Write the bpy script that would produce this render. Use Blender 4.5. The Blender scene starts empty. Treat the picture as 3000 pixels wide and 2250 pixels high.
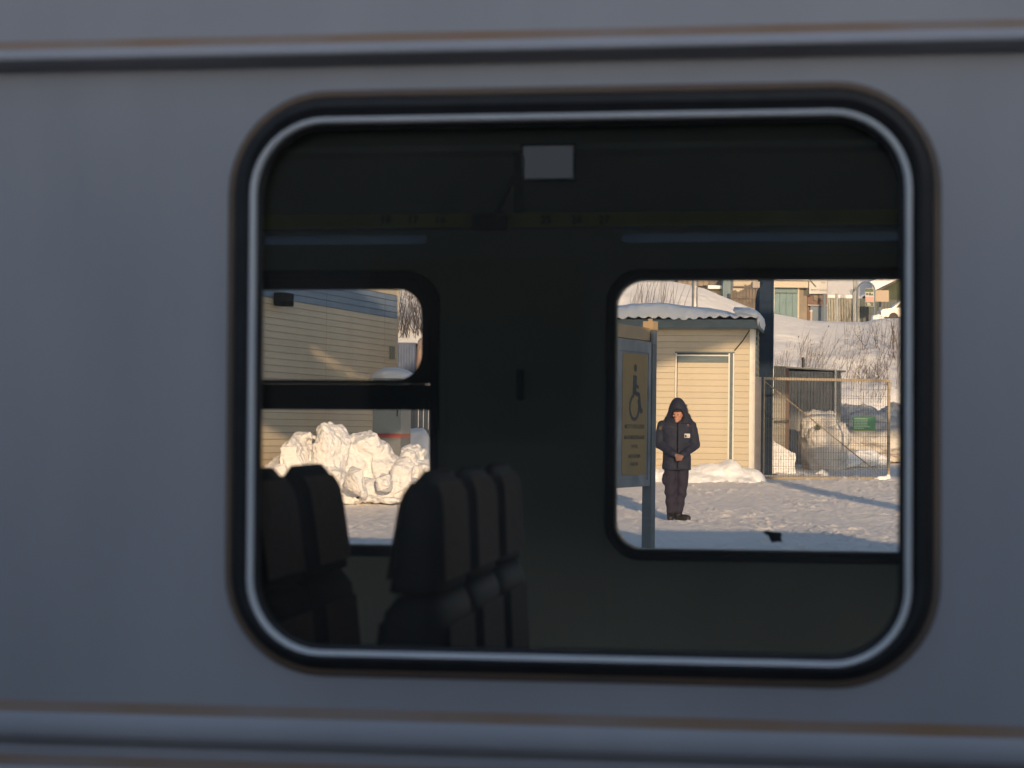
import bpy, bmesh, math, random
import numpy as np
from mathutils import Vector, Matrix, noise as mnoise
from mathutils.geometry import tessellate_polygon

random.seed(7); np.random.seed(7)
scene = bpy.context.scene
col = scene.collection

# ------------------------------------------------------------------ camera
F, CX, CY = 5720.0, 1500.0, 1125.0          # focal length and centre in photo pixels
EYE = 1.364
PITCH, ROLL = math.atan(125 / F), 0.012
CAM_R = Matrix.Rotation(math.pi / 2 + PITCH, 3, 'X') @ Matrix.Rotation(ROLL, 3, 'Z')
cam_data = bpy.data.cameras.new('camera')
cam = bpy.data.objects.new('camera', cam_data); col.objects.link(cam)
cam.matrix_world = Matrix.Translation((0, 0, EYE)) @ CAM_R.to_4x4()
cam_data.sensor_width = 36.0; cam_data.lens = 36.0 * F / 3000.0
cam_data.clip_start = 0.05; cam_data.clip_end = 3000
cam_data.dof.use_dof = True; cam_data.dof.focus_distance = 30.0; cam_data.dof.aperture_fstop = 5.2
scene.camera = cam

# ------------------------------------------------------------------ sky and sun
SUN_EL, SUN_AZ = math.radians(12.0), math.radians(9.0)      # sun low behind the camera, a little to the right
TO_SUN = Vector((math.sin(SUN_AZ) * math.cos(SUN_EL), -math.cos(SUN_AZ) * math.cos(SUN_EL), math.sin(SUN_EL)))
world = bpy.data.worlds.new('World'); scene.world = world; world.use_nodes = True
wn = world.node_tree; bg = wn.nodes['Background']
sky = wn.nodes.new('ShaderNodeTexSky'); sky.sky_type = 'NISHITA'; sky.sun_disc = False
sky.sun_elevation = SUN_EL; sky.sun_rotation = math.pi - SUN_AZ
sky.altitude = 50; sky.air_density = 1.0; sky.dust_density = 1.2; sky.ozone_density = 1.6
wn.links.new(sky.outputs[0], bg.inputs[0]); bg.inputs[1].default_value = 0.135
sun_data = bpy.data.lights.new('sun', 'SUN'); sun = bpy.data.objects.new('sun', sun_data); col.objects.link(sun)
sun_data.energy = 4.4; sun_data.angle = math.radians(0.5); sun_data.color = (1.0, 0.69, 0.40)
sun.rotation_euler = TO_SUN.to_track_quat('Z', 'Y').to_euler(); sun.location = TO_SUN * 60
scene.view_settings.view_transform = 'Standard'
try: scene.view_settings.look = 'None'
except Exception: pass
scene.view_settings.exposure = 0.38; scene.view_settings.gamma = 1.0
scene.view_settings.use_curve_mapping = False
scene.render.engine = 'CYCLES'
scene.cycles.use_denoising = True
scene.cycles.max_bounces = 10; scene.cycles.transparent_max_bounces = 24; scene.cycles.diffuse_bounces = 7
scene.cycles.caustics_reflective = False; scene.cycles.caustics_refractive = False
scene.cycles.sample_clamp_indirect = 6.0

# ------------------------------------------------------------------ helpers: pixels to real points
def ray(px, py):
    return CAM_R @ Vector(((px - CX) / F, -(py - CY) / F, -1.0))
def P(px, py, d):                        # the point seen at a photo pixel, d metres ahead
    r = ray(px, py); return Vector((0, 0, EYE)) + r * (d / r.y)
def on_plane(px, py, p0, dirv):          # on the vertical plane through p0 along dirv
    n = Vector((-dirv.y, dirv.x, 0)); r = ray(px, py); o = Vector((0, 0, EYE))
    return o + r * ((p0 - o).dot(n) / r.dot(n))

# ------------------------------------------------------------------ helpers: noise
def _h(ix, iy, iz, s):
    n = (ix.astype(np.int64) * 374761393 + iy.astype(np.int64) * 668265263 + iz.astype(np.int64) * 2147483647 + s * 974634541) & 0xffffffff
    n = ((n ^ (n >> 13)) * 1274126177) & 0xffffffff
    n = ((n ^ (n >> 15)) * 2246822519) & 0xffffffff
    return ((n ^ (n >> 16)) & 0xffff) / 65535.0
def vn(x, y, z=None, s=0):
    x = np.asarray(x, float); y = np.asarray(y, float); z = np.zeros_like(x) if z is None else np.asarray(z, float)
    ix, iy, iz = np.floor(x), np.floor(y), np.floor(z); fx, fy, fz = x - ix, y - iy, z - iz
    fx, fy, fz = fx*fx*(3-2*fx), fy*fy*(3-2*fy), fz*fz*(3-2*fz)
    out = 0
    for dx in (0, 1):
        for dy in (0, 1):
            for dz in (0, 1):
                w = (fx if dx else 1-fx) * (fy if dy else 1-fy) * (fz if dz else 1-fz)
                out = out + w * _h(ix+dx, iy+dy, iz+dz, s)
    return out * 2 - 1
def fbm(x, y, z=None, o=4, s=0, g=0.5):
    a, t, f = 1.0, 0, 1.0
    for k in range(o):
        t = t + a * vn(x*f, y*f, None if z is None else z*f, s + k); a *= g; f *= 2.03
    return t

# ------------------------------------------------------------------ helpers: materials
def new_mat(name):
    m = bpy.data.materials.new(name); m.use_nodes = True
    return m, m.node_tree, m.node_tree.nodes['Principled BSDF']
def mat(name, c, c2=None, scale=6.0, rough=0.7, metal=0.0, bump=0.0, bscale=40.0, stretch=(1, 1, 1), contrast=0.5, rnd=0.0, spec=None, detail=6):
    m, nt, b = new_mat(name)
    b.inputs['Roughness'].default_value = rough; b.inputs['Metallic'].default_value = metal
    if spec is not None: b.inputs['Specular IOR Level'].default_value = spec
    tc = nt.nodes.new('ShaderNodeTexCoord'); mp = nt.nodes.new('ShaderNodeMapping'); mp.inputs['Scale'].default_value = stretch
    nt.links.new(tc.outputs['Object'], mp.inputs[0])
    src = None
    if c2 is not None:
        nz = nt.nodes.new('ShaderNodeTexNoise'); nz.inputs['Scale'].default_value = scale; nz.inputs['Detail'].default_value = detail
        nt.links.new(mp.outputs[0], nz.inputs[0])
        cr = nt.nodes.new('ShaderNodeValToRGB'); e = cr.color_ramp.elements
        e[0].position = 0.5 - 0.25 * contrast; e[1].position = 0.5 + 0.25 * contrast
        e[0].color = (*c, 1); e[1].color = (*c2, 1)
        nt.links.new(nz.outputs[0], cr.inputs[0]); src = cr.outputs[0]
    if rnd:
        oi = nt.nodes.new('ShaderNodeObjectInfo'); hs = nt.nodes.new('ShaderNodeHueSaturation')
        mr = nt.nodes.new('ShaderNodeMapRange'); mr.inputs['To Min'].default_value = 1 - rnd; mr.inputs['To Max'].default_value = 1 + rnd
        nt.links.new(oi.outputs['Random'], mr.inputs[0]); nt.links.new(mr.outputs[0], hs.inputs['Value'])
        if src: nt.links.new(src, hs.inputs['Color'])
        else: hs.inputs['Color'].default_value = (*c, 1)
        src = hs.outputs[0]
    if src: nt.links.new(src, b.inputs['Base Color'])
    else: b.inputs['Base Color'].default_value = (*c, 1)
    if bump:
        n2 = nt.nodes.new('ShaderNodeTexNoise'); n2.inputs['Scale'].default_value = bscale; n2.inputs['Detail'].default_value = 8
        nt.links.new(mp.outputs[0], n2.inputs[0])
        bp = nt.nodes.new('ShaderNodeBump'); bp.inputs['Strength'].default_value = 1.0; bp.inputs['Distance'].default_value = bump
        nt.links.new(n2.outputs[0], bp.inputs['Height']); nt.links.new(bp.outputs[0], b.inputs['Normal'])
    return m
def glass_mat(name, tint, refl=1.0, dirt=0.0):
    m = bpy.data.materials.new(name); m.use_nodes = True; nt = m.node_tree; nt.nodes.clear()
    out = nt.nodes.new('ShaderNodeOutputMaterial'); tr = nt.nodes.new('ShaderNodeBsdfTransparent'); tr.inputs[0].default_value = (*tint, 1)
    gl = nt.nodes.new('ShaderNodeBsdfGlossy'); gl.inputs['Roughness'].default_value = 0.02; gl.inputs[0].default_value = (refl, refl, refl, 1)
    fr = nt.nodes.new('ShaderNodeFresnel'); fr.inputs[0].default_value = 1.45
    mx = nt.nodes.new('ShaderNodeMixShader'); nt.links.new(fr.outputs[0], mx.inputs[0]); nt.links.new(tr.outputs[0], mx.inputs[1]); nt.links.new(gl.outputs[0], mx.inputs[2])
    last = mx
    if dirt:
        df = nt.nodes.new('ShaderNodeBsdfDiffuse'); df.inputs[0].default_value = (0.41, 0.45, 0.43, 1)
        tc = nt.nodes.new('ShaderNodeTexCoord'); nz = nt.nodes.new('ShaderNodeTexNoise'); nz.inputs['Scale'].default_value = 3; nz.inputs['Detail'].default_value = 6
        nt.links.new(tc.outputs['Object'], nz.inputs[0])
        mr = nt.nodes.new('ShaderNodeMapRange'); mr.inputs['From Min'].default_value = 0.3; mr.inputs['From Max'].default_value = 0.75
        mr.inputs['To Min'].default_value = dirt * 0.4; mr.inputs['To Max'].default_value = dirt
        nt.links.new(nz.outputs[0], mr.inputs[0])
        m2 = nt.nodes.new('ShaderNodeMixShader'); nt.links.new(mr.outputs[0], m2.inputs[0]); nt.links.new(mx.outputs[0], m2.inputs[1]); nt.links.new(df.outputs[0], m2.inputs[2]); last = m2
    nt.links.new(last.outputs[0], out.inputs[0])
    return m
def snow_mat(name, c, c2, scale, bump, bscale, stretch=(1, 1, 1), contrast=0.8):
    m = mat(name, c, c2, scale=scale, rough=0.75, bump=bump, bscale=bscale, stretch=stretch, contrast=contrast, spec=0.25)
    return m

# ------------------------------------------------------------------ helpers: meshes and things
I4 = Matrix.Identity(4)
def world_off(o):
    t = Vector((0, 0, 0))
    while o: t = t + o.location; o = o.parent
    return t
class MB:
    def __init__(s, M=None): s.v = []; s.f = []; s.mi = []; s.M = M or I4; s.slot = 0
    def add(s, vs, fs):
        k = len(s.v); s.v += [s.M @ Vector(p) for p in vs]; s.f += [tuple(i + k for i in f) for f in fs]; s.mi += [s.slot] * len(fs)
    def box(s, lo, hi):
        (x0, y0, z0), (x1, y1, z1) = lo, hi
        s.add([(x0,y0,z0),(x1,y0,z0),(x1,y1,z0),(x0,y1,z0),(x0,y0,z1),(x1,y0,z1),(x1,y1,z1),(x0,y1,z1)],
              [(3,2,1,0),(4,5,6,7),(0,1,5,4),(1,2,6,5),(2,3,7,6),(3,0,4,7)])
    def bar(s, p, q, w, h=None, up=(0, 0, 1)):
        h = h or w; p, q = Vector(p), Vector(q); d = (q - p).normalized(); up = Vector(up)
        if abs(d.dot(up)) > 0.98: up = Vector((0, 1, 0))
        a = d.cross(up).normalized() * w / 2; b = a.cross(d).normalized() * h / 2
        s.add([p-a-b, p+a-b, p+a+b, p-a+b, q-a-b, q+a-b, q+a+b, q-a+b], [(0,1,2,3),(7,6,5,4),(4,5,1,0),(5,6,2,1),(6,7,3,2),(7,4,0,3)])
    def tube(s, pts, r, n=6, cap=True):
        pts = [Vector(p) for p in pts]; rs = r if isinstance(r, (list, tuple)) else [r] * len(pts); vs = []; fs = []
        for i, p in enumerate(pts):
            d = (pts[min(i+1, len(pts)-1)] - pts[max(i-1, 0)]).normalized()
            up = Vector((0, 0, 1)) if abs(d.z) < 0.95 else Vector((0, 1, 0))
            a = d.cross(up).normalized(); b = a.cross(d)
            vs += [p + (a * math.cos(2*math.pi*k/n) + b * math.sin(2*math.pi*k/n)) * rs[i] for k in range(n)]
        for i in range(len(pts) - 1):
            for k in range(n): fs.append((i*n+k, i*n+(k+1) % n, (i+1)*n+(k+1) % n, (i+1)*n+k))
        if cap: fs.append(tuple(range(n))[::-1]); fs.append(tuple((len(pts)-1)*n + k for k in range(n)))
        s.add(vs, fs)
    def prism(s, poly, off):            # 3-D polygon pushed along off
        off = Vector(off); n = len(poly); poly = [Vector(p) for p in poly]
        s.add(poly + [p + off for p in poly], [tuple(range(n))[::-1], tuple(range(n, 2*n))] + [(i, (i+1) % n, n+(i+1) % n, n+i) for i in range(n)])
    def capsule(s, p, q, r0, r1, n=14, m=5):
        p, q = Vector(p), Vector(q); d = q - p; L = d.length; d = d.normalized() if L > 1e-6 else Vector((0, 0, 1))
        pts = []; rs = []
        for k in range(m + 1):
            t = math.pi / 2 * (1 - k / m); pts.append(p - d * r0 * math.sin(t)); rs.append(max(r0 * math.cos(t), 1e-4))
        for k in range(m + 1):
            t = math.pi / 2 * k / m; pts.append(q + d * r1 * math.sin(t)); rs.append(max(r1 * math.cos(t), 1e-4))
        up = Vector((0, 0, 1)) if abs(d.z) < 0.95 else Vector((0, 1, 0)); a = d.cross(up).normalized(); b = a.cross(d); vs = []; fs = []
        for c, r in zip(pts, rs): vs += [c + (a*math.cos(2*math.pi*k/n) + b*math.sin(2*math.pi*k/n)) * r for k in range(n)]
        for i in range(len(pts)-1):
            for k in range(n): fs.append((i*n+k, i*n+(k+1) % n, (i+1)*n+(k+1) % n, (i+1)*n+k))
        fs.append(tuple(range(n))[::-1]); fs.append(tuple((len(pts)-1)*n+k for k in range(n)))
        s.add(vs, fs)
    def ellipsoid(s, c, r, n=16, m=10):
        vs = [(c[0], c[1], c[2]-r[2])]; fs = []
        for i in range(1, m):
            t = -math.pi/2 + math.pi*i/m
            vs += [(c[0]+r[0]*math.cos(t)*math.cos(2*math.pi*k/n), c[1]+r[1]*math.cos(t)*math.sin(2*math.pi*k/n), c[2]+r[2]*math.sin(t)) for k in range(n)]
        vs.append((c[0], c[1], c[2]+r[2])); T = len(vs)-1
        for k in range(n): fs.append((0, 1+(k+1) % n, 1+k)); fs.append((T, T-n+k, T-n+(k+1) % n))
        for i in range(m-2):
            for k in range(n): fs.append((1+i*n+k, 1+i*n+(k+1) % n, 1+(i+1)*n+(k+1) % n, 1+(i+1)*n+k))
        s.add(vs, fs)
    def loft(s, rings, cap=True):
        n = len(rings[0]); vs = [p for r in rings for p in r]; fs = []
        for i in range(len(rings)-1):
            for k in range(n): fs.append((i*n+k, i*n+(k+1) % n, (i+1)*n+(k+1) % n, (i+1)*n+k))
        if cap: fs.append(tuple(range(n))[::-1]); fs.append(tuple((len(rings)-1)*n+k for k in range(n)))
        s.add(vs, fs)
    def grid(s, pts):                   # rows of points
        r, c = len(pts), len(pts[0]); s.add([p for row in pts for p in row], [(i*c+k, i*c+k+1, (i+1)*c+k+1, (i+1)*c+k) for i in range(r-1) for k in range(c-1)])
    def mesh(s, name, off=None):
        me = bpy.data.meshes.new(name); o = off or Vector((0, 0, 0)); me.from_pydata([tuple(p - o) for p in s.v], [], s.f)
        me.polygons.foreach_set('material_index', s.mi); me.update(); return me
    def build(s, name, m, parent=None, smooth=False, base=None, normals=True):
        off = world_off(parent) if parent else (base if base is not None else None)
        if off is None:
            xs = np.array([tuple(p) for p in s.v]); off = Vector(((xs[:,0].min()+xs[:,0].max())/2, (xs[:,1].min()+xs[:,1].max())/2, xs[:,2].min()))
        me = s.mesh(name, Vector(off))
        if normals:
            bm = bmesh.new(); bm.from_mesh(me); bmesh.ops.recalc_face_normals(bm, faces=bm.faces); bm.to_mesh(me); bm.free()
        return link(name, me, m, parent, smooth, Vector(off))
def link(name, me, m, parent=None, smooth=False, off=None):
    for x in (m if isinstance(m, (list, tuple)) else [m]): me.materials.append(x)
    if smooth: me.polygons.foreach_set('use_smooth', [True] * len(me.polygons))
    o = bpy.data.objects.new(name, me); col.objects.link(o)
    if parent: o.parent = parent
    elif off is not None: o.location = off
    return o
def tag(o, label=None, cat=None, group=None, kind=None):
    if label: o['label'] = label
    if cat: o['category'] = cat
    if group: o['group'] = group
    if kind: o['kind'] = kind
    return o
def thing(name, loc, label, cat, group=None):
    o = bpy.data.objects.new(name, None); o.location = Vector(loc); o.empty_display_size = 0.2; col.objects.link(o)
    return tag(o, label, cat, group)
def copy_tree(o, parent=None):
    c = o.copy(); col.objects.link(c)
    if parent: c.parent = parent
    for ch in list(o.children): copy_tree(ch, c)
    return c
def eval_mesh(me, mods):
    o = bpy.data.objects.new('tmp', me); col.objects.link(o)
    for typ, kw in mods:
        md = o.modifiers.new('m', typ)
        for k, v in kw.items(): setattr(md, k, v)
    dg = bpy.context.evaluated_depsgraph_get(); dg.update()
    r = bpy.data.meshes.new_from_object(o.evaluated_get(dg)); bpy.data.objects.remove(o); bpy.data.meshes.remove(me)
    return r
def text(s, size, M, m, parent, name='lettering', ext=0.0012, align='CENTER', squeeze=1.0):
    cu = bpy.data.curves.new('t', 'FONT'); cu.body = s; cu.size = size; cu.extrude = ext; cu.align_x = align; cu.align_y = 'CENTER'; cu.resolution_u = 2
    o = bpy.data.objects.new('t', cu); col.objects.link(o)
    dg = bpy.context.evaluated_depsgraph_get(); dg.update()
    me = bpy.data.meshes.new_from_object(o.evaluated_get(dg)); bpy.data.objects.remove(o); bpy.data.curves.remove(cu)
    off = Vector((0, 0, 0)) if parent is None else world_off(parent)
    me.transform(Matrix.Translation(-off) @ M @ Matrix.Diagonal((squeeze, 1, 1, 1))); me.name = name
    return link(name, me, m, parent)
def frame_M(origin, right, up):          # local x = right, y = up, z = toward viewer
    r = Vector(right).normalized(); u = Vector(up).normalized(); n = r.cross(u)
    return Matrix(((r.x, u.x, n.x, origin[0]), (r.y, u.y, n.y, origin[1]), (r.z, u.z, n.z, origin[2]), (0, 0, 0, 1)))
def rounded(lo, hi, r, seg=3):           # bevelled box as vertex and face lists
    bm = bmesh.new(); bmesh.ops.create_cube(bm, size=1.0)
    c = [(a+b)/2 for a, b in zip(lo, hi)]; d = [b-a for a, b in zip(lo, hi)]
    for v in bm.verts: v.co = Vector((c[0]+v.co.x*d[0], c[1]+v.co.y*d[1], c[2]+v.co.z*d[2]))
    bmesh.ops.bevel(bm, geom=list(bm.edges), offset=r, segments=seg, affect='EDGES', profile=0.5)
    vs = [v.co.copy() for v in bm.verts]; bm.verts.index_update(); fs = [tuple(v.index for v in f.verts) for f in bm.faces]; bm.free()
    return vs, fs
# ------------------------------------------------------------------ materials
M_PAINT = mat('railcar_paint', (0.44, 0.44, 0.476), (0.525, 0.52, 0.555), scale=2.6, rough=0.45, bump=0.006, bscale=1.3, contrast=1.0, stretch=(1.6, 1.6, .5))
M_RUST = mat('rust_dirt', (0.40, 0.35, 0.33), (0.38, 0.20, 0.09), scale=3.2, rough=0.9, stretch=(1, 1, 1), contrast=1.3)
M_GASKET = mat('black_rubber', (0.012, 0.013, 0.016), (0.02, 0.02, 0.022), scale=20, rough=0.55)
M_LIP = mat('dusty_rubber_lip', (0.18, 0.15, 0.135), (0.30, 0.20, 0.13), scale=3.5, rough=0.8, contrast=0.9)
M_TRIM = mat('window_metal_trim', (0.93, 0.93, 0.94), (0.88, 0.88, 0.90), scale=14, rough=0.35, metal=0.0)
M_GLASS_NEAR = glass_mat('tinted_glass', (0.93, 0.94, 0.95), 0.9, 0.042)
M_GLASS_FAR = glass_mat('double_glass', (0.95, 0.955, 0.96), 1.0, 0.02)
M_LINING = mat('wall_lining', (0.68, 0.71, 0.62), (0.74, 0.77, 0.68), scale=3, rough=0.6)
M_FRAME_IN = mat('dark_window_frame', (0.06, 0.068, 0.09), rough=0.7, spec=0.2)
M_SEAL_IN = mat('pale_rubber_seal', (0.36, 0.30, 0.19), (0.22, 0.17, 0.10), scale=16, rough=0.85, contrast=0.9)
M_RACK = mat('olive_rack_edge', (0.50, 0.48, 0.05), (0.60, 0.56, 0.06), scale=8, rough=0.6)
M_DARKMETAL = mat('dark_metal', (0.02, 0.021, 0.026), rough=0.5, metal=0.3)
M_CASSETTE = mat('blind_cassette', (0.75, 0.78, 0.84), (0.60, 0.64, 0.70), scale=9, rough=0.5)
M_SEATSHELL = mat('seat_dark_vinyl', (0.028, 0.031, 0.042), (0.036, 0.038, 0.048), scale=20, rough=0.65, spec=0.2)
M_SEATFAB = mat('seat_brown_fabric', (0.30, 0.235, 0.215), (0.24, 0.19, 0.175), scale=60, rough=0.95, bump=0.001, bscale=300)
M_PAPER = mat('notice_paper', (0.86, 0.87, 0.90), rough=0.8)
M_GLOW, _nt, _b = new_mat('added_glow'); _b.inputs['Base Color'].default_value = (.05, .055, .06, 1); _b.inputs['Emission Color'].default_value = (.80, .88, 1.0, 1); _b.inputs['Emission Strength'].default_value = .036  # emission added to brighten the pale oblong; no lamp known there
M_UNDER = mat('underframe', (0.03, 0.03, 0.032), (0.05, 0.04, 0.035), scale=5, rough=0.85)
M_ROOF = mat('railcar_roof', (0.30, 0.31, 0.33), (0.24, 0.25, 0.27), scale=3, rough=0.6)

# ------------------------------------------------------------------ the railcar we look through
TH, GR = math.radians(8.0), 0.006
N = Vector((math.sin(TH), math.cos(TH), 0)); U = Vector((math.cos(TH), -math.sin(TH), GR)).normalized(); V = U.cross(N).normalized()
O = Vector((0, 3.5, EYE))
TM = Matrix(((U.x, N.x, V.x, O.x), (U.y, N.y, V.y, O.y), (U.z, N.z, V.z, O.z), (0, 0, 0, 1)))   # a along, b into the car, c up
def tac(px, py, b=0.0):                  # photo pixel -> (a, c) on the car plane b
    r = ray(px, py); o = Vector((0, 0, EYE)); t = (O + N * b - o).dot(N) / r.dot(N); q = o + r * t - O
    return q.dot(U), q.dot(V)
def rrect(x0, x1, z0, z1, r, k=9):       # rounded rectangle, counter-clockwise
    pts = []
    for cx, cz, a0 in ((x1-r, z0+r, -90), (x1-r, z1-r, 0), (x0+r, z1-r, 90), (x0+r, z0+r, 180)):
        for i in range(k): a = math.radians(a0 + 90 * i / (k-1)); pts.append((cx + r*math.cos(a), cz + r*math.sin(a)))
    return pts
def holed(mb, x0, x1, z0, z1, holes, y0, y1):     # slab y0..y1 with rounded holes
    rings = [[(x0, z0), (x1, z0), (x1, z1), (x0, z1)]] + holes
    flat = [p for r in rings for p in r]
    tri = tessellate_polygon([[Vector((p[0], p[1], 0)) for p in r] for r in rings])
    n = len(flat); vs = [(p[0], y0, p[1]) for p in flat] + [(p[0], y1, p[1]) for p in flat]
    fs = [tuple(t) for t in tri] + [tuple(i + n for i in t) for t in tri]; k = 0
    for r in rings:
        m = len(r); fs += [(k+i, k+(i+1) % m, n+k+(i+1) % m, n+k+i) for i in range(m)]; k += m
    mb.add(vs, fs)
def ring_sweep(mb, x0, x1, z0, z1, r, prof, slots=None, k=11):   # prof: (inset, depth) pairs swept round a rounded rectangle
    rows = [[(p[0], y, p[1]) for p in rrect(x0+i, x1-i, z0+i, z1-i, max(r-i, 0.004), k)] for i, y in prof]
    n = len(rows[0])
    for j in range(len(rows) - 1):
        if slots: mb.slot = slots[j]
        mb.add(rows[j] + rows[j+1], [(q, (q+1) % n, n+(q+1) % n, n+q) for q in range(n)])
    mb.slot = 0
W0a, _ = tac(674, 1125); W1a, _ = tac(2746, 1125); _, W1c = tac(1500, 266); _, W0c = tac(1500, 1984)     # gasket outline
PER = 1.89; LEN = 9.4
near_off = [PER * k for k in (-2, -1, 0, 1, 2)]
car = thing('railcar', O + N * 1.45 - Vector((0, 0, 2.25)), 'grey painted railcar seen side-on with rusty ridges and a rounded window', 'railcar')
CB, CT = -1.62, 2.19                     # bottom and top of the side wall
mb = MB(TM)
holed(mb, -LEN, LEN, CB, CT, [rrect(W0a+.03+o, W1a-.03+o, W0c+.03, W1c-.03, .135) for o in near_off], 0.0, 0.045)
mb.build('side_wall', M_PAINT, car)
def ridge(name, c_top, h, proud, groove=None):
    # rounded bead pressed out of the sheet; the upper crease holds rusty dirt
    mb = MB(TM); prof = [(c_top + .006, -.0006), (c_top - .006, -proud*.30), (c_top - .014, -proud*.46)]
    for k in range(1, 7):
        t = k / 6; prof.append((c_top - .014 - (h*.60 - .014) * t, -proud * (.46 + .54 * math.sin(t*math.pi/2))))
    prof += [(c_top - h*.70, -proud*.97), (c_top - h*.82, -proud*.66), (c_top - h*.93, -proud*.18), (c_top - h, .0015)]
    for j in range(len(prof) - 1):
        mb.slot = 1 if j < 2 else 0
        (c0, b0), (c1, b1) = prof[j], prof[j+1]; K = 24
        mb.grid([[(-LEN + 2*LEN*i/K, b0, c0) for i in range(K+1)], [(-LEN + 2*LEN*i/K, b1, c1) for i in range(K+1)]])
    return mb.build(name, [M_PAINT, M_RUST], car)
_, c = tac(1500, 98); _, c2 = tac(1500, 186); ridge('upper_ridge', c, c - c2, 0.042)
_, c = tac(1500, 2098); _, c2 = tac(1500, 2226); ridge('lower_ridge', c, c - c2, 0.015)
_, c = tac(1500, 2262); _, c2 = tac(1500, 2340); ridge('bottom_ridge', c, c - c2, 0.010)
# near windows: dusty lip, black gasket, bright metal trim, pane
for i, o in enumerate(near_off):
    a0, a1 = W0a + o, W1a + o
    mb = MB(TM)
    ring_sweep(mb, a0-.007, a1+.007, W0c-.007, W1c+.007, .186,
               [(0, .001), (.003, -.004), (.010, -.009), (.014, -.0075), (.020, -.019), (.034, -.022), (.044, -.013), (.049, -.004)], slots=[0, 1, 1, 0, 0, 0, 0])
    g = mb.build('window_seal', [M_GASKET, M_LIP], car, smooth=True)
    mb = MB(TM)
    ring_sweep(mb, a0+.035, a1-.041, W0c+.027, W1c-.042, .142, [(.002, -.004), (.003, -.016), (.007, -.021), (.0115, -.020), (.0145, -.015), (.0148, -.006)])
    mb.build('window_trim', M_TRIM, car, smooth=True)
    mb = MB(TM)
    ring_sweep(mb, a0+.048, a1-.054, W0c+.040, W1c-.055, .13, [(0, -.006), (.004, -.008), (.010, -.006), (.0125, .004), (-.02, .05), (-.04, .10)])
    mb.build('window_reveal', M_GASKET, car, smooth=True)
    mb = MB(TM); q = rrect(a0+.046, a1-.052, W0c+.038, W1c-.053, .13)
    mb.prism([(p[0], .024, p[1]) for p in q], TM.to_3x3().inverted() @ (N * .006)); mb.build('window_pane', M_GLASS_NEAR, car)
# far wall and its windows, seen from inside
B0, B1 = 2.82, 2.90
FA1, _ = tac(1258, 1350, B0); FA2, _ = tac(1801, 1300, B0); _, FCT = tac(2200, 816, B0); _, FCB = tac(2200, 1616, B0)
FW = PER - (FA2 - FA1)
far_l = [FA2 + PER * k for k in (-3, -2, -1, 0, 1)]
_, SL0 = tac(2200, 708, B0); _, SL1 = tac(2200, 678, B0); slots = [rrect(l+.015, l+FW-.012, SL0, SL1, (SL1-SL0)/2-.001, 7) for l in far_l]
M_SLOT = bpy.data.materials.new('backlit_slot_pane'); M_SLOT.use_nodes = True; _t = M_SLOT.node_tree; _t.nodes.remove(_t.nodes['Principled BSDF'])
_q = _t.nodes.new('ShaderNodeBsdfTranslucent'); _q.inputs[0].default_value = (.26, .31, .38, 1); _t.links.new(_q.outputs[0], _t.nodes['Material Output'].inputs[0])
mb = MB(TM); holed(mb, -LEN, LEN, CB, CT, [rrect(l-.014, l+FW+.014, FCB-.014, FCT+.014, .105) for l in far_l] + slots, B0, B1); mb.build('far_side_wall', [M_LINING], car)
mb = MB(TM); holed(mb, -LEN, LEN, CB, CT, [rrect(l-.014, l+FW+.014, FCB-.014, FCT+.014, .105) for l in far_l] + [rrect(l, l+FW, SL0-.01, SL1+.03, .02, 7) for l in far_l], B1+.003, B1+.02); mb.build('far_outer_skin', M_PAINT, car)
for k, l in enumerate(far_l):
    mb = MB(TM); ring_sweep(mb, l-.034, l+FW+.034, FCB-.034, FCT+.034, .12, [(0, B0-.001), (.004, B0-.016), (.020, B0-.020), (.030, B0-.010), (.034, B0-.002)])
    fr = mb.build('window_frame', M_FRAME_IN, car, smooth=True)
    mb = MB(TM); ring_sweep(mb, l-.008, l+FW+.008, FCB-.008, FCT+.008, .098, [(0, B0+.002), (.008, B0+.006), (.009, B0+.03), (.005, B1-.03), (.008, B1+.018)])
    mb.build('rubber_seal', M_SEAL_IN, fr, smooth=True)
    mb = MB(TM); q = rrect(l-.002, l+FW+.002, FCB-.002, FCT+.002, .1)
    mb.prism([(p[0], B0+.045, p[1]) for p in q], TM.to_3x3().inverted() @ (N * .006)); mb.build('window_pane', M_GLASS_FAR, fr)
    # slot and translucent pane added above each window for a backlit gleam
    mb = MB(TM); mb.prism([(p[0], B0+.02, p[1]) for p in rrect(l+.011, l+FW-.008, SL0-.004, SL1+.004, (SL1-SL0)/2, 7)], (0, .005, 0)); mb.build('gleam_pane', M_SLOT, car)
# hopper sash of the window on the left
l = far_l[2]
mb = MB(TM); _, ct = tac(1100, 846, B0-.02); _, cm1 = tac(1000, 1113, B0-.02); _, cm0 = tac(1000, 1200, B0-.02); ar, _ = tac(1236, 960, B0-.02)
holed(mb, l+.012, l+FW-.001, cm1-.012, FCT-.002, [rrect(l+.04, ar, cm1, ct, .085)], B0-.024, B0+.03); sash = mb.build('hopper_sash', M_FRAME_IN, car)
mb = MB(TM); mb.box((l+.03, B0+.002, cm1-.004), (ar+.004, B0+.008, ct+.004)); mb.build('sash_pane', M_GLASS_FAR, sash)
mb = MB(TM); mb.box((l+.004, B0-.03, cm0), (l+FW-.004, B0+.034, cm1-.014)); mb.build('window_bar', M_FRAME_IN, car)
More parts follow.
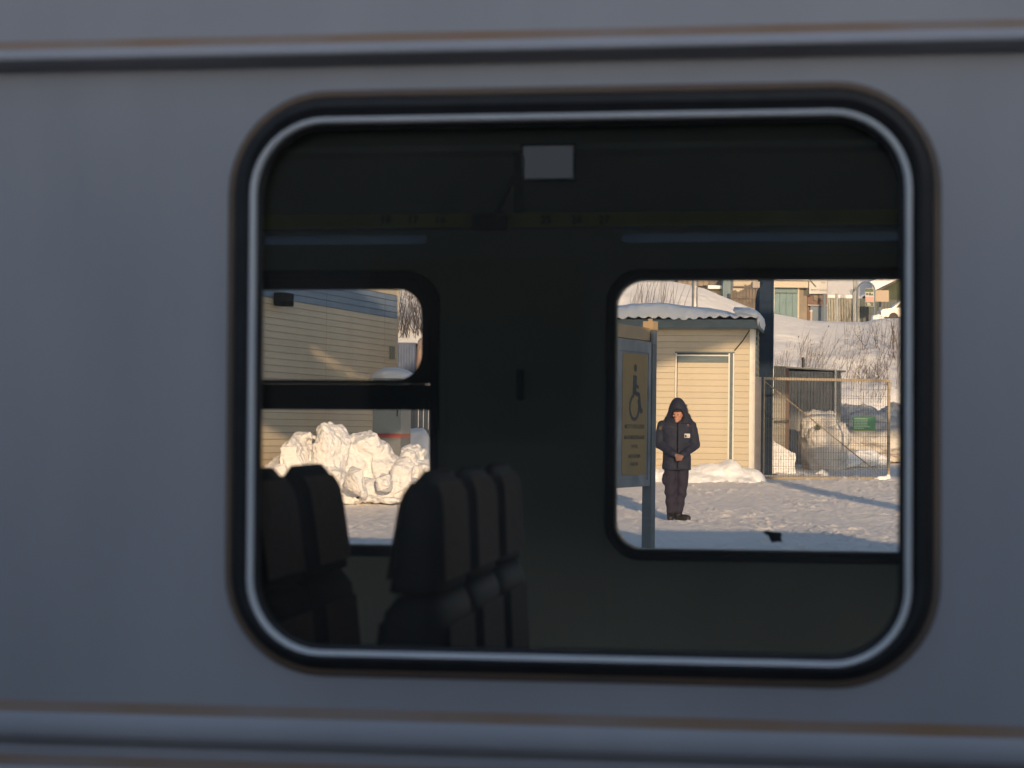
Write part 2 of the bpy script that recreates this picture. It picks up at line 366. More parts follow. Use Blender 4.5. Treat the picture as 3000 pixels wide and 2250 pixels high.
# lining, ceiling, floor, ends, roof
mb = MB(TM); holed(mb, -LEN, LEN, CB, 1.30, [rrect(W0a+.005+o, W1a-.005+o, W0c+.005, W1c-.005, .15) for o in near_off], .07, .10); mb.build('inner_lining', M_LINING, car)
mb = MB(TM); mb.box((-LEN, .05, -1.47), (LEN, B0-.002, -1.38)); mb.build('floor', M_ROOF, car)
mb = MB(TM); K = 16; rows = []
for b_off, hh in ((0.0, 0.0),):
    for i in range(K + 1):
        t = i / K; b = .11 + (B0 - .12) * t; z = .92 + .26 * math.sin(math.pi * t) ** .6
        rows.append([(-LEN, b, z), (LEN, b, z)])
mb.grid(rows); mb.build('ceiling', M_LINING, car)
mb = MB(TM); rows = []
for i in range(K + 1):
    t = i / K; b = (B1 + .02) * t; z = CT + .002 + .38 * math.sin(math.pi * t) ** .55; rows.append([(-LEN-.02, b, z), (LEN+.02, b, z)])
mb.grid(rows); mb.build('roof', M_ROOF, car, smooth=True)
for s in (-1, 1):
    mb = MB(TM); mb.box((s*LEN + (-.05 if s > 0 else 0.0), .05, CB), (s*LEN + (0 if s > 0 else .05), B0-.003, CT+.1)); mb.build('end_wall', M_PAINT, car)
mb = MB(TM); mb.box((-LEN+.3, .25, CB-.22), (LEN-.3, B1-.25, CB-.003)); mb.build('underframe', M_UNDER, car)
mb = MB(TM); ax, _ = 0, 0
for s in (-6.4, -4.4, 4.4, 6.4):
    for b in (.72, 2.18):
        mb = MB(TM); mb.tube([(s, b-.06, CB-.30), (s, b+.06, CB-.30)], .42, n=24); mb.build('wheel', M_UNDER, car)
mb = MB(TM); a0, c1 = tac(1514, 1082, B0-.05); a1, c0 = tac(1530, 1172, B0-.05); mb.box((a0, B0-.05, c0), (a1, B0-.003, c1)); mb.build('coat_hook', M_FRAME_IN, car)
for px in (1300, 1765): a0, _ = tac(px, 1000, B0); mb = MB(TM); mb.box((a0-.012, B0-.008, CB+.3), (a0+.012, B0-.003, FCT+.39)); mb.build('cover_strip', M_LINING, car)
# luggage rack with seat numbers, bracket
mb = MB(TM); bR = B0 - .38
_, c0 = tac(1500, 664, bR); _, c1 = tac(1500, 624, bR)
mb.box((-4.6, bR, c0), (4.6, bR+.02, c1)); rack = mb.build('luggage_rack', M_RACK, car)
mb = MB(TM); mb.box((-4.6, bR+.021, c1-.014), (4.6, B0-.03, c1-.002)); mb.build('rack_shelf', M_DARKMETAL, rack)
M_NUM = mat('seat_number_print', (0.02, 0.02, 0.012), rough=0.7)
for s, px in (('18', 1130), ('17', 1210), ('16', 1290), ('25', 1600), ('26', 1690), ('27', 1770)):
    a, c = tac(px, 645, bR); o3 = TM @ Vector((a, bR - .002, c)); text(s, .034, frame_M(o3, U, V), M_NUM, rack, 'seat_number')
mb = MB(TM); a0, _ = tac(1388, 640, bR-.03); a1, _ = tac(1486, 640, bR-.03); _, b0 = tac(1430, 675, bR-.03); _, b1 = tac(1430, 630, bR-.03)
mb.box((a0, bR-.05, b0), (a1, bR-.002, b1)); mb.build('rack_joint_cover', M_DARKMETAL, car)
mb = MB(TM); a0, _ = tac(1510, 540, bR+.1); a1, _ = tac(1532, 540, bR+.1); _, b0 = tac(1520, 624, bR+.1); _, b1 = tac(1520, 455, bR+.1)
mb.box((a0, bR+.06, b0), (a1, bR+.14, b1)); mb.bar(((a0+a1)/2, bR+.1, b1-.03), (a0-.055, bR+.1, b0), .012); mb.build('rack_bracket', M_DARKMETAL, car)
# pale oblong above the rack; its brightness is an added glow
NB = B0-.22; a0, _ = tac(1533, 475, NB); a1, _ = tac(1678, 475, NB); _, b0 = tac(1600, 522, NB); _, b1 = tac(1600, 428, NB)
mb = MB(TM); mb.box((a0, NB, b0), (a1, NB+.004, b1))
glow_root = thing('glow_oblong', TM @ Vector(((a0+a1)/2, NB, b0)), 'dim pale grey screen glowing inside the railcar above the luggage rack', 'oblong')
mb.build('plate', M_GLOW, glow_root)
mb = MB(TM); mb.box((a0-.008, NB+.0045, b0-.008), (a1+.008, NB+.045, b1+.008)); mb.build('casing', M_DARKMETAL, glow_root)
mb = MB(TM); mb.box((-4.6, B0-.155, max(FCT+.40, SL1+.03)), (4.6, B0-.003, .90)); mb.build('upper_wall_panel', M_LINING, car)
mb = MB(TM); mb.box((4.9, .7, CT+.28), (7.3, 2.3, CT+.95)); mb.build('shade_roof_box', M_ROOF, car)  # unseen box added on the roof to push its ground shadow outward
# scrap stuck on the far pane
M_SCRAP = mat('dark_scrap', (0.05, 0.045, 0.05), (0.14, 0.12, 0.13), scale=40, rough=0.9)
mb = MB(TM); pts = [(2233, 1560), (2246, 1555), (2262, 1558), (2285, 1560), (2292, 1566), (2288, 1573), (2291, 1588), (2278, 1587), (2262, 1590), (2256, 1583), (2252, 1571), (2244, 1566)]
qs = [tac(x, y, B0+.035) for x, y in pts]; mb.prism([(q[0], B0+.036 + .004*random.random(), q[1]) for q in qs], (0, .004, 0))
tag(mb.build('torn_scrap', M_SCRAP), 'small dark torn scrap stuck low on the railcar window beside the snow', 'scrap')

# ------------------------------------------------------------------ seats (each faces local +x)
FLOOR_C = -1.378
def make_seat():
    root = thing('train_seat', (0, 0, 0), 'x', 'seat', 'seats inside the railcar')
    zt, zs = 1.285, 1.02
    def ring(z, xb, xf, w, n=20, e=4.0):
        pts = []
        for k in range(n):
            t = 2*math.pi*k/n; c, s_ = math.cos(t), math.sin(t)
            pts.append(((xb+xf)/2 + (xf-xb)/2*math.copysign(abs(c)**(2/e), c), w/2*math.copysign(abs(s_)**(2/e), s_), z))
        return pts
    mb = MB(); rows = []
    for k in range(13):                  # upper part, narrow rounded top
        t = k/12; z = zs + .012 + (zt-zs-.012)*t; sh = 1 if t < .72 else math.cos((t-.72)/.28*math.pi/2*.93)
        rows.append(ring(z, -.036 - .044*(1-t)**.8 + .03*(1-sh), .045 - .012*t - .032*(1-sh), .43*(.62+.38*sh) if sh < 1 else .43, 20, 3.2))
    mb.loft(rows); hr = mb.build('headrest', M_SEATSHELL, root, smooth=True)
    mb = MB(); rows = []
    for k in range(22):
        t = k/21; z = .40 + (zs-.40)*t; g = max(0, (t-.93)/.07); q = 1 - .28*g*g
        rows.append(ring(z, (-.086 - .075*(1-t)**1.2)*q, (.05 + .035*(1-t))*q, .46*(1-.05*g)))
    mb.loft(rows); br = mb.build('backrest', M_SEATSHELL, root, smooth=True)
    for side in (1, -1):                 # fabric panels let into both faces
        mb = MB(); rows = []
        for k in range(9):
            t = k/8; z = zs + .035 + (zt-zs-.06)*t; tt = (z-zs-.012)/(zt-zs-.012)
            sh = 1 if tt < .72 else math.cos((tt-.72)/.28*math.pi/2*.93)
            xf = .045 - .012*tt - .032*(1-sh) if side > 0 else -.036 - .044*(1-tt)**.8 + .03*(1-sh)
            w = .32*(.8+.2*sh); rows.append([(xf + side*.003, -w/2 + w*i/8, z) for i in range(9)])
        mb.grid(rows); mb.build('fabric_panel', M_SEATFAB, hr, smooth=True)
        mb = MB(); rows = []
        for k in range(9):
            t = k/8; z = .46 + (zs-.515)*t; tt = (z-.40)/(zs-.40)
            xf = .05 + .035*(1-tt) if side > 0 else -.086 - .075*(1-tt)**1.2
            rows.append([(xf + side*.004, -.16 + .32*i/8, z) for i in range(9)])
        mb.grid(rows); mb.build('fabric_panel', M_SEATFAB, br, smooth=True)
    vs, fs = rounded((-.02, -.225, .33), (.44, .225, .45), .035); mb = MB(); mb.add(vs, fs); mb.build('cushion', M_SEATFAB, root, smooth=True)
    mb = MB(); mb.box((.05, -.05, .05), (.3, .05, .33)); mb.box((-.02, -.16, 0), (.36, .16, .05)); mb.build('pedestal', M_DARKMETAL, root)
    return root
seat0 = make_seat()
seat_spots = [(-.665, .66, 180, 'dark train seat in the bottom left corner of the window, cut by the frame'),
              (-.665, 1.12, 180, 'dark train seat with brown panels just left of the gap onto snow'),
              (-.265, .70, 0, 'dark train seat just right of the gap, showing its dark flat side'),
              (-.265, 1.15, 0, 'dark train seat behind the seat that borders the gap on the right'),
              (-.265, 1.60, 0, 'dark train seat deepest in the railcar, farthest of the row of three')]
for i, (a, b, rot, lab) in enumerate(seat_spots):
    s_ = seat0 if i == 0 else copy_tree(seat0)
    s_.location = TM @ Vector((a, b, FLOOR_C)); s_.rotation_euler = (0, 0, -TH + math.radians(rot)); s_['label'] = lab

# ------------------------------------------------------------------ unseen blockers added for shade: carriage behind the camera, ramp over the platform
M_DARKPAINT = mat('dark_carriage_paint', (0.17, 0.175, 0.19), (0.20, 0.205, 0.22), scale=2, rough=0.6)
M_DARKGLASS = mat('dark_pane', (0.015, 0.016, 0.02), rough=0.15)
back = thing('shade_carriage', (0, -3.8, -.8), 'grey passenger carriage added unseen behind the viewer to shade the railcar side', 'carriage')  # unseen carriage added to keep the near railcar side in shade
mb = MB(); mb.box((-11, -5.2, -.35), (11, -2.4, 3.3)); mb.build('body', M_DARKPAINT, back)
mb = MB(); mb.grid([[(-11, -5.2 + 2.8*i/12, 3.302 + .6*math.sin(math.pi*i/12)**.6) for i in range(13)], [(11, -5.2 + 2.8*i/12, 3.302 + .6*math.sin(math.pi*i/12)**.6) for i in range(13)]]); mb.build('roof', M_ROOF, back)
for k in range(-5, 6):
    mb = MB(); mb.box((k*1.9-.55, -2.398, 1.3), (k*1.9+.55, -2.38, 2.2)); mb.build('window', M_DARKGLASS, back)
mb = MB(); mb.box((-10.5, -4.9, -.6), (10.5, -2.7, -.36)); mb.build('underframe', M_UNDER, back)
for x in (-8, -6, 6, 8):
    for y in (-4.53, -3.07):
        mb = MB(); mb.tube([(x, y-.06, -.38), (x, y+.06, -.38)], .42, n=20); mb.build('wheel', M_UNDER, back)
M_CONC = mat('weathered_concrete', (0.30, 0.29, 0.28), (0.36, 0.35, 0.33), scale=3, rough=0.85)
M_RAMPPANEL = mat('ramp_sheet', (0.18, 0.22, 0.27), rough=0.6)
ramp = thing('shade_ramp', (4, 15, 0), 'covered footbridge ramp added out of view over the platform to cast shade', 'blocker')  # unseen ramp added and shaped to shade the shed, building and slope
RY0, RY1 = 11.5, 13.7
RP = [(-14.0, 4.40), (-.7, 4.50), (.1, 4.54), (1.4, 4.60), (7.3, 7.31), (8.9, 7.74), (26.0, 7.78)]     # underside, relative to the eye
for i in range(len(RP) - 1):
    (x0, z0), (x1, z1) = RP[i], RP[i+1]; z0 += EYE; z1 += EYE
    mb = MB(); mb.prism([(x0, RY0, z0), (x1, RY0, z1), (x1, RY0, z1+.25), (x0, RY0, z0+.25)], (0, RY1-RY0, 0)); mb.build('deck', M_CONC, ramp)
    for y in (RY0+.03, RY1-.05):
        th = 1.0 if x0 < 8.5 else .45
        mb = MB(); mb.prism([(x0, y, z0+.253), (x1, y, z1+.253), (x1, y, z1+.25+th), (x0, y, z0+.25+th)], (0, .02, 0)); mb.build('parapet_panel', M_RAMPPANEL, ramp)
    if x0 < 8.5:
        fb = 1.86 if x0 == .1 else 1.4  # one segment opened to let a sun patch onto the building
        mb = MB(); mb.prism([(x0, RY0-.2, z0+fb), (x1, RY0-.2, z1+fb), (x1, RY0-.2, z1+2.9), (x0, RY0-.2, z0+2.9)], (0, .05, 0)); mb.build('canopy_fascia', M_RAMPPANEL, ramp)
        mb = MB(); mb.prism([(x0, RY0-.14, z0+2.8), (x1, RY0-.14, z1+2.8), (x1, RY0-.14, z1+2.9), (x0, RY0-.14, z0+2.9)], (0, RY1-RY0+.4, 0)); mb.build('canopy_roof', M_ROOF, ramp)
        n = max(1, int((x1-x0)/1.5))
        for k in range(n):
            x = x0 + (x1-x0)*(k+.5)/n; z = z0 + (z1-z0)*(k+.5)/n
            for y in (RY0+.1, RY1-.1): mb = MB(); mb.bar((x, y, z+.25), (x, y, z+2.8), .10); mb.build('post', M_DARKMETAL, ramp)
for x, z in ((-9, 4.44), (-4.6, 4.47), (9.4, 7.7), (17, 7.74)):
    mb = MB(); mb.box((x-.2, 12.3, -.05), (x+.2, 12.9, z+EYE+.05)); mb.build('column', M_CONC, ramp)

mb = MB(); mb.box((11.2, RY0+.3, EYE+5.35), (24, RY0+.5, EYE+6.35)); mb.build('shade_girder', M_RAMPPANEL, ramp)  # unseen girder added to shade the yard behind the gate
for x in (12, 16, 20): mb = MB(); mb.bar((x, RY0+.4, EYE+6.352), (x, RY0+.4, EYE+7.74), .12); mb.build('hanger', M_DARKMETAL, ramp)
plate_root = thing('shade_plate', (3.0, 12.05, EYE + 1.0), 'platform display added out of view to shade the wheelchair sign', 'plate')  # unseen plate added to keep the sun off the wheelchair sign
mb = MB(); vs, fs = rounded((2.42, 11.95, EYE+1.02), (3.6, 12.15, EYE+3.2), .02, 2); mb.add(vs, fs); mb.build('cabinet', M_DARKPAINT, plate_root)
for x in (2.6, 3.4): mb = MB(); mb.tube([(x, 12.05, EYE+3.19), (x, 12.05, EYE+4.60+(x-1.4)*.4593+.05)], .03, 8); mb.build('hanger_rod', M_DARKMETAL, plate_root)
# ------------------------------------------------------------------ ground
S_TRAMPLED = snow_mat('trampled_snow', (0.86, 0.805, 0.75), (0.94, 0.89, 0.84), 2.2, 0.022, 16.0, contrast=1.0)
S_FRESH = snow_mat('clean_snow', (0.84, 0.85, 0.88), (0.88, 0.89, 0.91), 1.5, 0.02, 8.0)
S_HEAP = snow_mat('crumbly_snow', (0.77, 0.765, 0.775), (0.85, 0.845, 0.845), 2.0, 0.045, 14.0)
S_DIRTY = snow_mat('old_dirty_snow', (0.52, 0.49, 0.46), (0.74, 0.72, 0.70), 2.5, 0.05, 12.0, contrast=0.9)
S_HILL = snow_mat('hill_snow', (0.84, 0.82, 0.81), (0.91, 0.89, 0.87), 0.35, 0.10, 1.6)
M_BALLAST = mat('dark_ballast', (0.025, 0.025, 0.027), (0.055, 0.055, 0.06), scale=9, rough=0.95, bump=0.03, bscale=30)
def gz(x, y):                            # platform and yard height
    y = np.asarray(y, float); return 0.033 * (np.clip(y, 29, 46) - 29)
def ground_detail(X, Y):
    t = fbm(X*.9, Y*.5, o=3, s=3) * .014 + np.abs(fbm(X*3.2, Y*2.0, o=4, s=21)) * .013 + np.abs(vn(X*11, Y*6, s=27)) * .013
    clod = np.clip(fbm(X*12, Y*7, o=2, s=40) - .42, 0, 1) * .06 * np.clip(fbm(X*.8, Y*.5, o=2, s=44) + .55, 0, 1)
    return t + clod
def sheet(name, xs, ys, zf, m, label=None):
    X, Y = np.meshgrid(xs, ys); Z = zf(X, Y); r, c = X.shape
    v = np.stack([X, Y, Z], -1).reshape(-1, 3); i = np.arange(r*c).reshape(r, c)
    f = np.stack([i[:-1, :-1], i[:-1, 1:], i[1:, 1:], i[1:, :-1]], -1).reshape(-1, 4)
    me = bpy.data.meshes.new(name); me.vertices.add(len(v)); me.vertices.foreach_set('co', v.ravel())
    me.loops.add(f.size); me.loops.foreach_set('vertex_index', f.ravel().astype(np.int32)); me.polygons.add(len(f))
    me.polygons.foreach_set('loop_start', np.arange(0, f.size, 4, dtype=np.int32)); me.update(calc_edges=True)
    o = link(name, me, m, None, True, Vector((0, 0, 0))); o['kind'] = 'structure'
    return o
sheet('trackbed', np.linspace(-90, 90, 61), np.linspace(-90, 7.02, 60), lambda X, Y: -.95 + .03*vn(X*2, Y*2, s=5), M_BALLAST)
xs = np.concatenate([np.linspace(-90, -8, 42), np.arange(-7.95, 9.6, .032), np.linspace(10, 100, 46)])
ys = np.concatenate([np.linspace(6.9, 19, 26), np.arange(19.2, 44, .065), np.linspace(44.2, 60, 24)])
sheet('ground', xs, ys, lambda X, Y: gz(X, Y) + np.where((Y > 18) & (Y < 45), ground_detail(X, Y), 0), S_TRAMPLED)
mb = MB(); mb.box((-90, 6.86, -1.0), (90, 6.898, -.004)); tag(mb.build('platform_edge', M_CONC), kind='structure')
for y0 in (-4.53, -3.07):
    mb = MB(); mb.box((-80, y0-.035, -.93), (80, y0+.035, -.80)); tag(mb.build('rail', M_DARKMETAL), kind='structure')

# hill: slope up from the yard to a crest that carries the upper road, then the far hillside
QX = np.array([-.13, -.06, .02, .061, .098, .122, .135, .1435, .152, .165, .18, .186, .201, .25, .4])
QM = np.array([.090, .088, .086, .0795, .072, .0625, .0597, .0583, .0565, .0558, .0556, .0570, .0582, .06, .06])
def hill(X, Y):
    X = np.asarray(X, float); Y = np.asarray(Y, float); q = X / np.maximum(Y, 1); m = np.interp(q, QX, QM)
    t = np.clip((Y - 78) / 24, 0, 1); e = t * t * (3 - 2*t) * .3 + t * .7
    zc = EYE + m * 102; z = .52 + (zc - .52) * e
    far = EYE + m * Y - .02 - .004 * np.clip(Y - 104, 0, 60) + .13 * np.clip(Y - 172, 0, 400)
    z = np.where(Y > 102, far, z)
    amp = np.clip((Y - 72) / 10, .12, 1) * np.clip((101 - Y) / 14, .12, 1)
    rough = fbm(X*.22, Y*.16, o=3, s=9) * .42 + fbm(X*.8, Y*.5, o=4, s=19) * .16
    terr = .22 * np.sin((Y*.9 + X*1.1 + 2.5*vn(X*.12, Y*.12, s=33)) * .62)
    return z + amp * (rough + terr*.7)
xs = np.concatenate([np.linspace(-70, -9, 30), np.arange(-8.8, 32, .2), np.linspace(32.5, 110, 40)])
ys = np.concatenate([np.arange(49.5, 104, .22), np.linspace(104.5, 175, 60), np.linspace(178, 420, 40)])
sheet('hill', xs, ys, hill, S_HILL)
def hit_hill(px, py):
    r = ray(px, py); lo = None
    for d in np.arange(50, 200, .5):
        p = Vector((0, 0, EYE)) + r * (d / r.y)
        if p.z < float(hill(p.x, p.y)): return p
    return Vector((0, 0, EYE)) + r * (120 / r.y)
# ------------------------------------------------------------------ materials outside
M_SIDING = mat('cream_vinyl_siding', (0.505, 0.435, 0.315), (0.54, 0.47, 0.345), scale=2, rough=0.5, rnd=0.03)
M_SIDING2 = mat('beige_metal_siding', (0.56, 0.48, 0.35), (0.61, 0.53, 0.39), scale=2, rough=0.5, rnd=0.04)
M_BLUESIDE = mat('blue_metal_siding', (0.16, 0.22, 0.31), (0.19, 0.25, 0.34), scale=4, rough=0.5, rnd=0.05)
M_WHITE = mat('white_trim', (0.76, 0.73, 0.66), (0.70, 0.67, 0.60), scale=8, rough=0.5)
M_BACKING = mat('dark_backing', (0.06, 0.05, 0.04), rough=0.9)
M_TEALGREY = mat('grey_teal_paint', (0.10, 0.14, 0.155), (0.13, 0.17, 0.185), scale=5, rough=0.6, bump=0.002, bscale=20, stretch=(1, 1, 4))
M_BLUEPOST = mat('blue_painted_steel', (0.016, 0.030, 0.055), (0.024, 0.040, 0.068), scale=4, rough=0.85, spec=0.12)
M_CORR = mat('corrugated_grey', (0.18, 0.19, 0.195), (0.24, 0.25, 0.255), scale=3, rough=0.55, metal=0.2)
M_CORRL = mat('corrugated_light', (0.24, 0.235, 0.22), (0.28, 0.27, 0.25), scale=3, rough=0.55, metal=0.2)
M_GALV = mat('galvanised_steel', (0.42, 0.40, 0.37), (0.52, 0.50, 0.46), scale=8, rough=0.4, metal=0.6)
M_GATE = mat('tan_gate_paint', (0.38, 0.30, 0.20), (0.27, 0.23, 0.17), scale=6, rough=0.6, stretch=(3, 3, 3), contrast=1.0)
M_WIRE = mat('gate_wire', (0.10, 0.095, 0.09), rough=0.5, metal=0.4)
M_BROWNPOST = mat('brown_grey_post', (0.44, 0.38, 0.34), (0.36, 0.31, 0.28), scale=4, rough=0.7)

board_cache = {}
def board_mesh(L, h, m):
    key = (round(L, 3), round(h, 4), m.name)
    if key not in board_cache:
        mb = MB(); e = .002                                   # lap board: thick foot, thin head, a lip turned under
        mb.add([(0, -.016, e), (L, -.016, e), (L, 0, e), (0, 0, e), (0, -.002, h-.0025), (L, -.002, h-.0025), (L, 0, h-.0025), (0, 0, h-.0025), (0, -.0172, h*.14), (L, -.0172, h*.14)],
               [(3, 2, 1, 0), (0, 1, 9, 8), (8, 9, 5, 4), (4, 5, 6, 7), (2, 3, 7, 6), (1, 2, 6, 5, 9), (3, 0, 8, 4, 7)])
        me = mb.mesh('board'); me.materials.append(m); board_cache[key] = me
    return board_cache[key]
def boards(parent, p0, direction, L, z0, z1, h, m, name='board'):   # rows of lap boards from p0 along direction
    d = Vector(direction).normalized(); ang = math.atan2(d.y, d.x); off = world_off(parent); z = z0
    while z < z1 - .01:
        hh = min(h, z1 - z)
        o = bpy.data.objects.new(name, board_mesh(L, hh, m)); col.objects.link(o); o.parent = parent
        o.location = Vector((p0.x, p0.y, z)) - off; o.rotation_euler = (0, 0, ang); z += h
def wallbox(parent, name, m, p0, direction, s0, s1, z0, z1, y0, y1, smooth=False):   # box on a wall: s along, y outwards negative
    d = Vector(direction).normalized(); M = frame_M((p0.x, p0.y, 0), d, (0, 0, 1)); mb = MB(M)
    mb.box((s0, z0, -y1), (s1, z1, -y0)); return mb.build(name, m, parent, smooth)

def lump(mb, c, r, seed, rough=.22, sub=5, crink=.05, squash=1.0, pw=1.0):
    bm = bmesh.new(); bmesh.ops.create_icosphere(bm, subdivisions=sub, radius=1.0)
    v = np.array([tuple(x.co) for x in bm.verts]); fs = [tuple(x.index for x in f.verts) for f in bm.faces]; bm.free()
    if pw != 1.0: v = np.sign(v) * np.abs(v) ** pw; 
    d = fbm(v[:,0]*1.5+seed, v[:,1]*1.5, v[:,2]*1.5, o=3, s=seed) * rough
    rid = (1 - np.abs(vn(v[:,0]*4.1+seed*3, v[:,1]*4.1, v[:,2]*4.1, s=seed+5))) ** 2
    rid2 = (1 - np.abs(vn(v[:,0]*9.3+seed*3, v[:,1]*9.3, v[:,2]*9.3, s=seed+6))) ** 3
    d = d + crink * (rid - .4) + crink*.55 * (rid2 - .3) + crink * .35 * vn(v[:,0]*21, v[:,1]*21, v[:,2]*21, s=seed+9)
    v = v * (1 + d)[:, None] * np.array(r)[None] + np.array(c)[None]
    mb.add([tuple(x) for x in v], fs)
# ------------------------------------------------------------------ kiosk shed with the cream siding
CA = math.radians(10)
corner = P(2206, 1390, 39.4); corner.z = 0
dl = Vector((-math.cos(CA), math.sin(CA), 0)); dr = -dl          # along the front towards the left
ds = Vector((math.sin(CA), math.cos(CA), 0))                     # along the side wall, away
LF, LS, H = 5.4, 5.0, 0.1257
def on_front(px, py): q = on_plane(px, py, corner, dl); return (q - corner).dot(dl), q.z
left_end = corner + dl * LF
zg = float(gz(0, 39.4)); zb = zg + .02
_, z_fas0 = on_front(2050, 963); _, z_fas1 = on_front(2050, 937)
shed = thing('kiosk_shed', corner + dl * LF/2 + ds * LS/2 + Vector((0, 0, zg)), 'cream sided shed with a snow loaded wavy roof and a flush panelled door', 'shed')
mb = MB(frame_M((left_end.x, left_end.y, 0), dr, (0, 0, 1))); mb.box((0.02, zb, -LS+.02), (LF-.02, z_fas1-.03, -.016)); mb.build('wall', M_BACKING, shed)
sL, _ = on_front(1979, 1200); sR, _ = on_front(2148, 1200); _, z_dt = on_front(2060, 1035)     # door edges as distance from the corner
sL2 = LF - sL; sR2 = LF - sR                                      # distances from the left end
boards(shed, left_end, dr, sL2 - .02, zb, z_fas0 + .04, H, M_SIDING)
q = left_end + dr * (sR2 + .02); boards(shed, q, dr, LF - sR2 - .05, zb, z_fas0 + .04, H, M_SIDING)
q = left_end + dr * (sL2 - .018); n_rows = math.ceil((z_dt + .02 - zb) / H); boards(shed, q, dr, sR2 - sL2 + .036, zb + n_rows*H - .0, z_fas0 + .04, H, M_SIDING)
wallbox(shed, 'head_filler', M_SIDING, left_end, dr, sL2-.018, sR2+.018, z_dt+.03, zb + n_rows*H - .002, -.012, .0)
# door: leaf of the same boards, white edge trims, dark right jamb, blue-grey strip on top
door = wallbox(shed, 'door', M_BACKING, left_end, dr, sL2+.0, sR2-.0, zb, z_dt+.02, .003, .012)
q = left_end + dr * (sL2 + .035) + Vector((0, 0, 0)) - ds * .004; _, z_t0 = on_front(2060, 1062); zz = zb
boards(door, q, dr, sR2 - sL2 - .135, zb + .012, z_t0, H * .985, M_SIDING)
wallbox(door, 'transom_strip', M_TEALGREY, left_end, dr, sL2+.045, sR2-.12, z_t0+.006, z_dt-.06, -.010, .002)
for s0, s1, y in ((sL2-.012, sL2+.018, -.024), (sR2-.105, sR2-.075, -.024), (sR2-.012, sR2+.016, -.022)): wallbox(door, 'edge_trim', M_WHITE, left_end, dr, s0, s1, zb, z_dt, y, .0025)
wallbox(door, 'side_jamb', M_TEALGREY, left_end, dr, sR2-.072, sR2-.014, zb+.3, z_dt-.004, -.012, .002)
wallbox(door, 'top_trim', M_WHITE, left_end, dr, sL2+.02, sR2-.107, z_dt-.055, z_dt-.03, -.022, .0026)
wallbox(door, 'head_strip', M_TEALGREY, left_end, dr, sL2-.012, sR2+.016, z_dt+.001, z_dt+.032, -.022, -.0012)
wallbox(door, 'lamp_fitting', M_WHITE, left_end, dr, sL2+.02, sL2+.15, zb+1.28, zb+1.36, -.07, -.026)
wallbox(shed, 'corner_trim', M_WHITE, left_end, dr, LF-.088, LF, zb-.05, z_fas0, -.026, -.001)
Mside = frame_M((corner.x, corner.y, 0), ds, (0, 0, 1)); mb = MB(Mside); mb.box((0.0, zb-.05, .001), (.06, z_fas0-.02, .022)); mb.box((LS-.07, zb-.05, .001), (LS, z_fas0-.3, .03)); mb.build('side_corner_trim', M_WHITE, shed)
boards(shed, corner + ds*.062, ds, LS-.135, zb, z_fas1 - .05, H, M_SIDING)
wallbox(shed, 'fascia', M_TEALGREY, left_end, dr, -.1, LF + .07, z_fas0, z_fas1, -.16, -.11)
mb = MB(Mside); mb.box((-.11, z_fas0-.0, .068), (LS+.1, z_fas1-.02, .11)); mb.build('side_fascia', M_TEALGREY, shed)
wallbox(shed, 'soffit', M_TEALGREY, left_end, dr, -.1, LF + .065, z_fas0+.01, z_fas0+.03, -.109, -.0)
# wavy roofing sheet
MF = frame_M((left_end.x, left_end.y, 0), dr, (0, 0, 1)); mb = MB(MF); PERW = .205
def wave(s): return .028 * math.cos(2*math.pi*s/PERW)
zr = z_fas1 + .03; n = int((LF+.3)/.0256)
for dz in (0, .006): mb.grid([[(-.15 + i*.0256, zr + dz + wave(-.15 + i*.0256) + .02*(-y-.2), y) for i in range(n)] for y in (.20, -LS-.2)])
mb.build('roof_sheet', M_CORR, shed, smooth=True)
# snow load: front lip follows the waves, thins out towards the right end
mb = MB(MF); rows = []; K = 170
for i in range(K + 1):
    s = -.15 + (LF + .22) * i / K; t = s / LF
    top = (.275 + .02*math.sin(s*2.1) - .30*np.clip((t-.66)/.34, 0, 1)**1.5) ; top = max(top, .055)
    wv = max(wave(s), -.012); nz = float(fbm(s*2.3, 0.3, o=3, s=8)); lip = .23 + .018*nz - .05*max(0, float(vn(s*1.7, 4.0, s=3)))
    gap = .035*np.clip(float(vn(s*3.1, 1.0, s=12))-.25, 0, 1) - .062*np.clip(float(vn(s*1.5, 2.0, s=15))+.35, 0, 1)
    base = zr + .004 + gap; row = []
    for k in range(9):
        a = k/8*math.pi/2; zz = base + wv*math.cos(a)**2 + top * math.sin(a)**.9; yy = lip + .05*math.sin(a*2)*(.5+nz*.6) - .13*(1-math.cos(a))
        row.append((s, zz + .008*float(vn(s*6, zz*9, s=5)), yy))
    for y in (-.1, -.6, -1.6, -3.2, -LS-.1): row.append((s, base + top + .03 + .02*(-y) + .03*float(vn(s*.9, y, s=6)), y))
    row.append((s, zr - .05, -LS - .15)); rows.append(row)
mb.grid(rows); sn = mb.build('roof_snow', S_FRESH, shed, smooth=True)
mb = MB(Mside); rows = []; sec = ((-.42, .235), (-.12, .225), (.04, .165), (.115, .06), (.135, -.06), (.118, -.16), (.095, -.215), (.075, -.16), (.06, -.0), (-.3, .0))
for i in range(40):
    t = -.17 + (LS+.3)*i/39; dip = .05*float(vn(t*1.3, 0, s=31)) + .02*float(vn(t*4, 0, s=32)); sc = min(1, .62 + (t+.17)*1.6)
    rows.append([(t - (.04*math.sin(k) if i == 0 else 0), z_fas1 + .02 + (zz*sc if zz > 0 else zz*(.55+.45*sc)) + (dip if zz < .1 else dip*.3), o*(1 if o < 0 else sc**.5)) for k, (o, zz) in enumerate(sec)])
mb.loft(rows); mb.build('roof_snow', S_FRESH, shed, smooth=True)
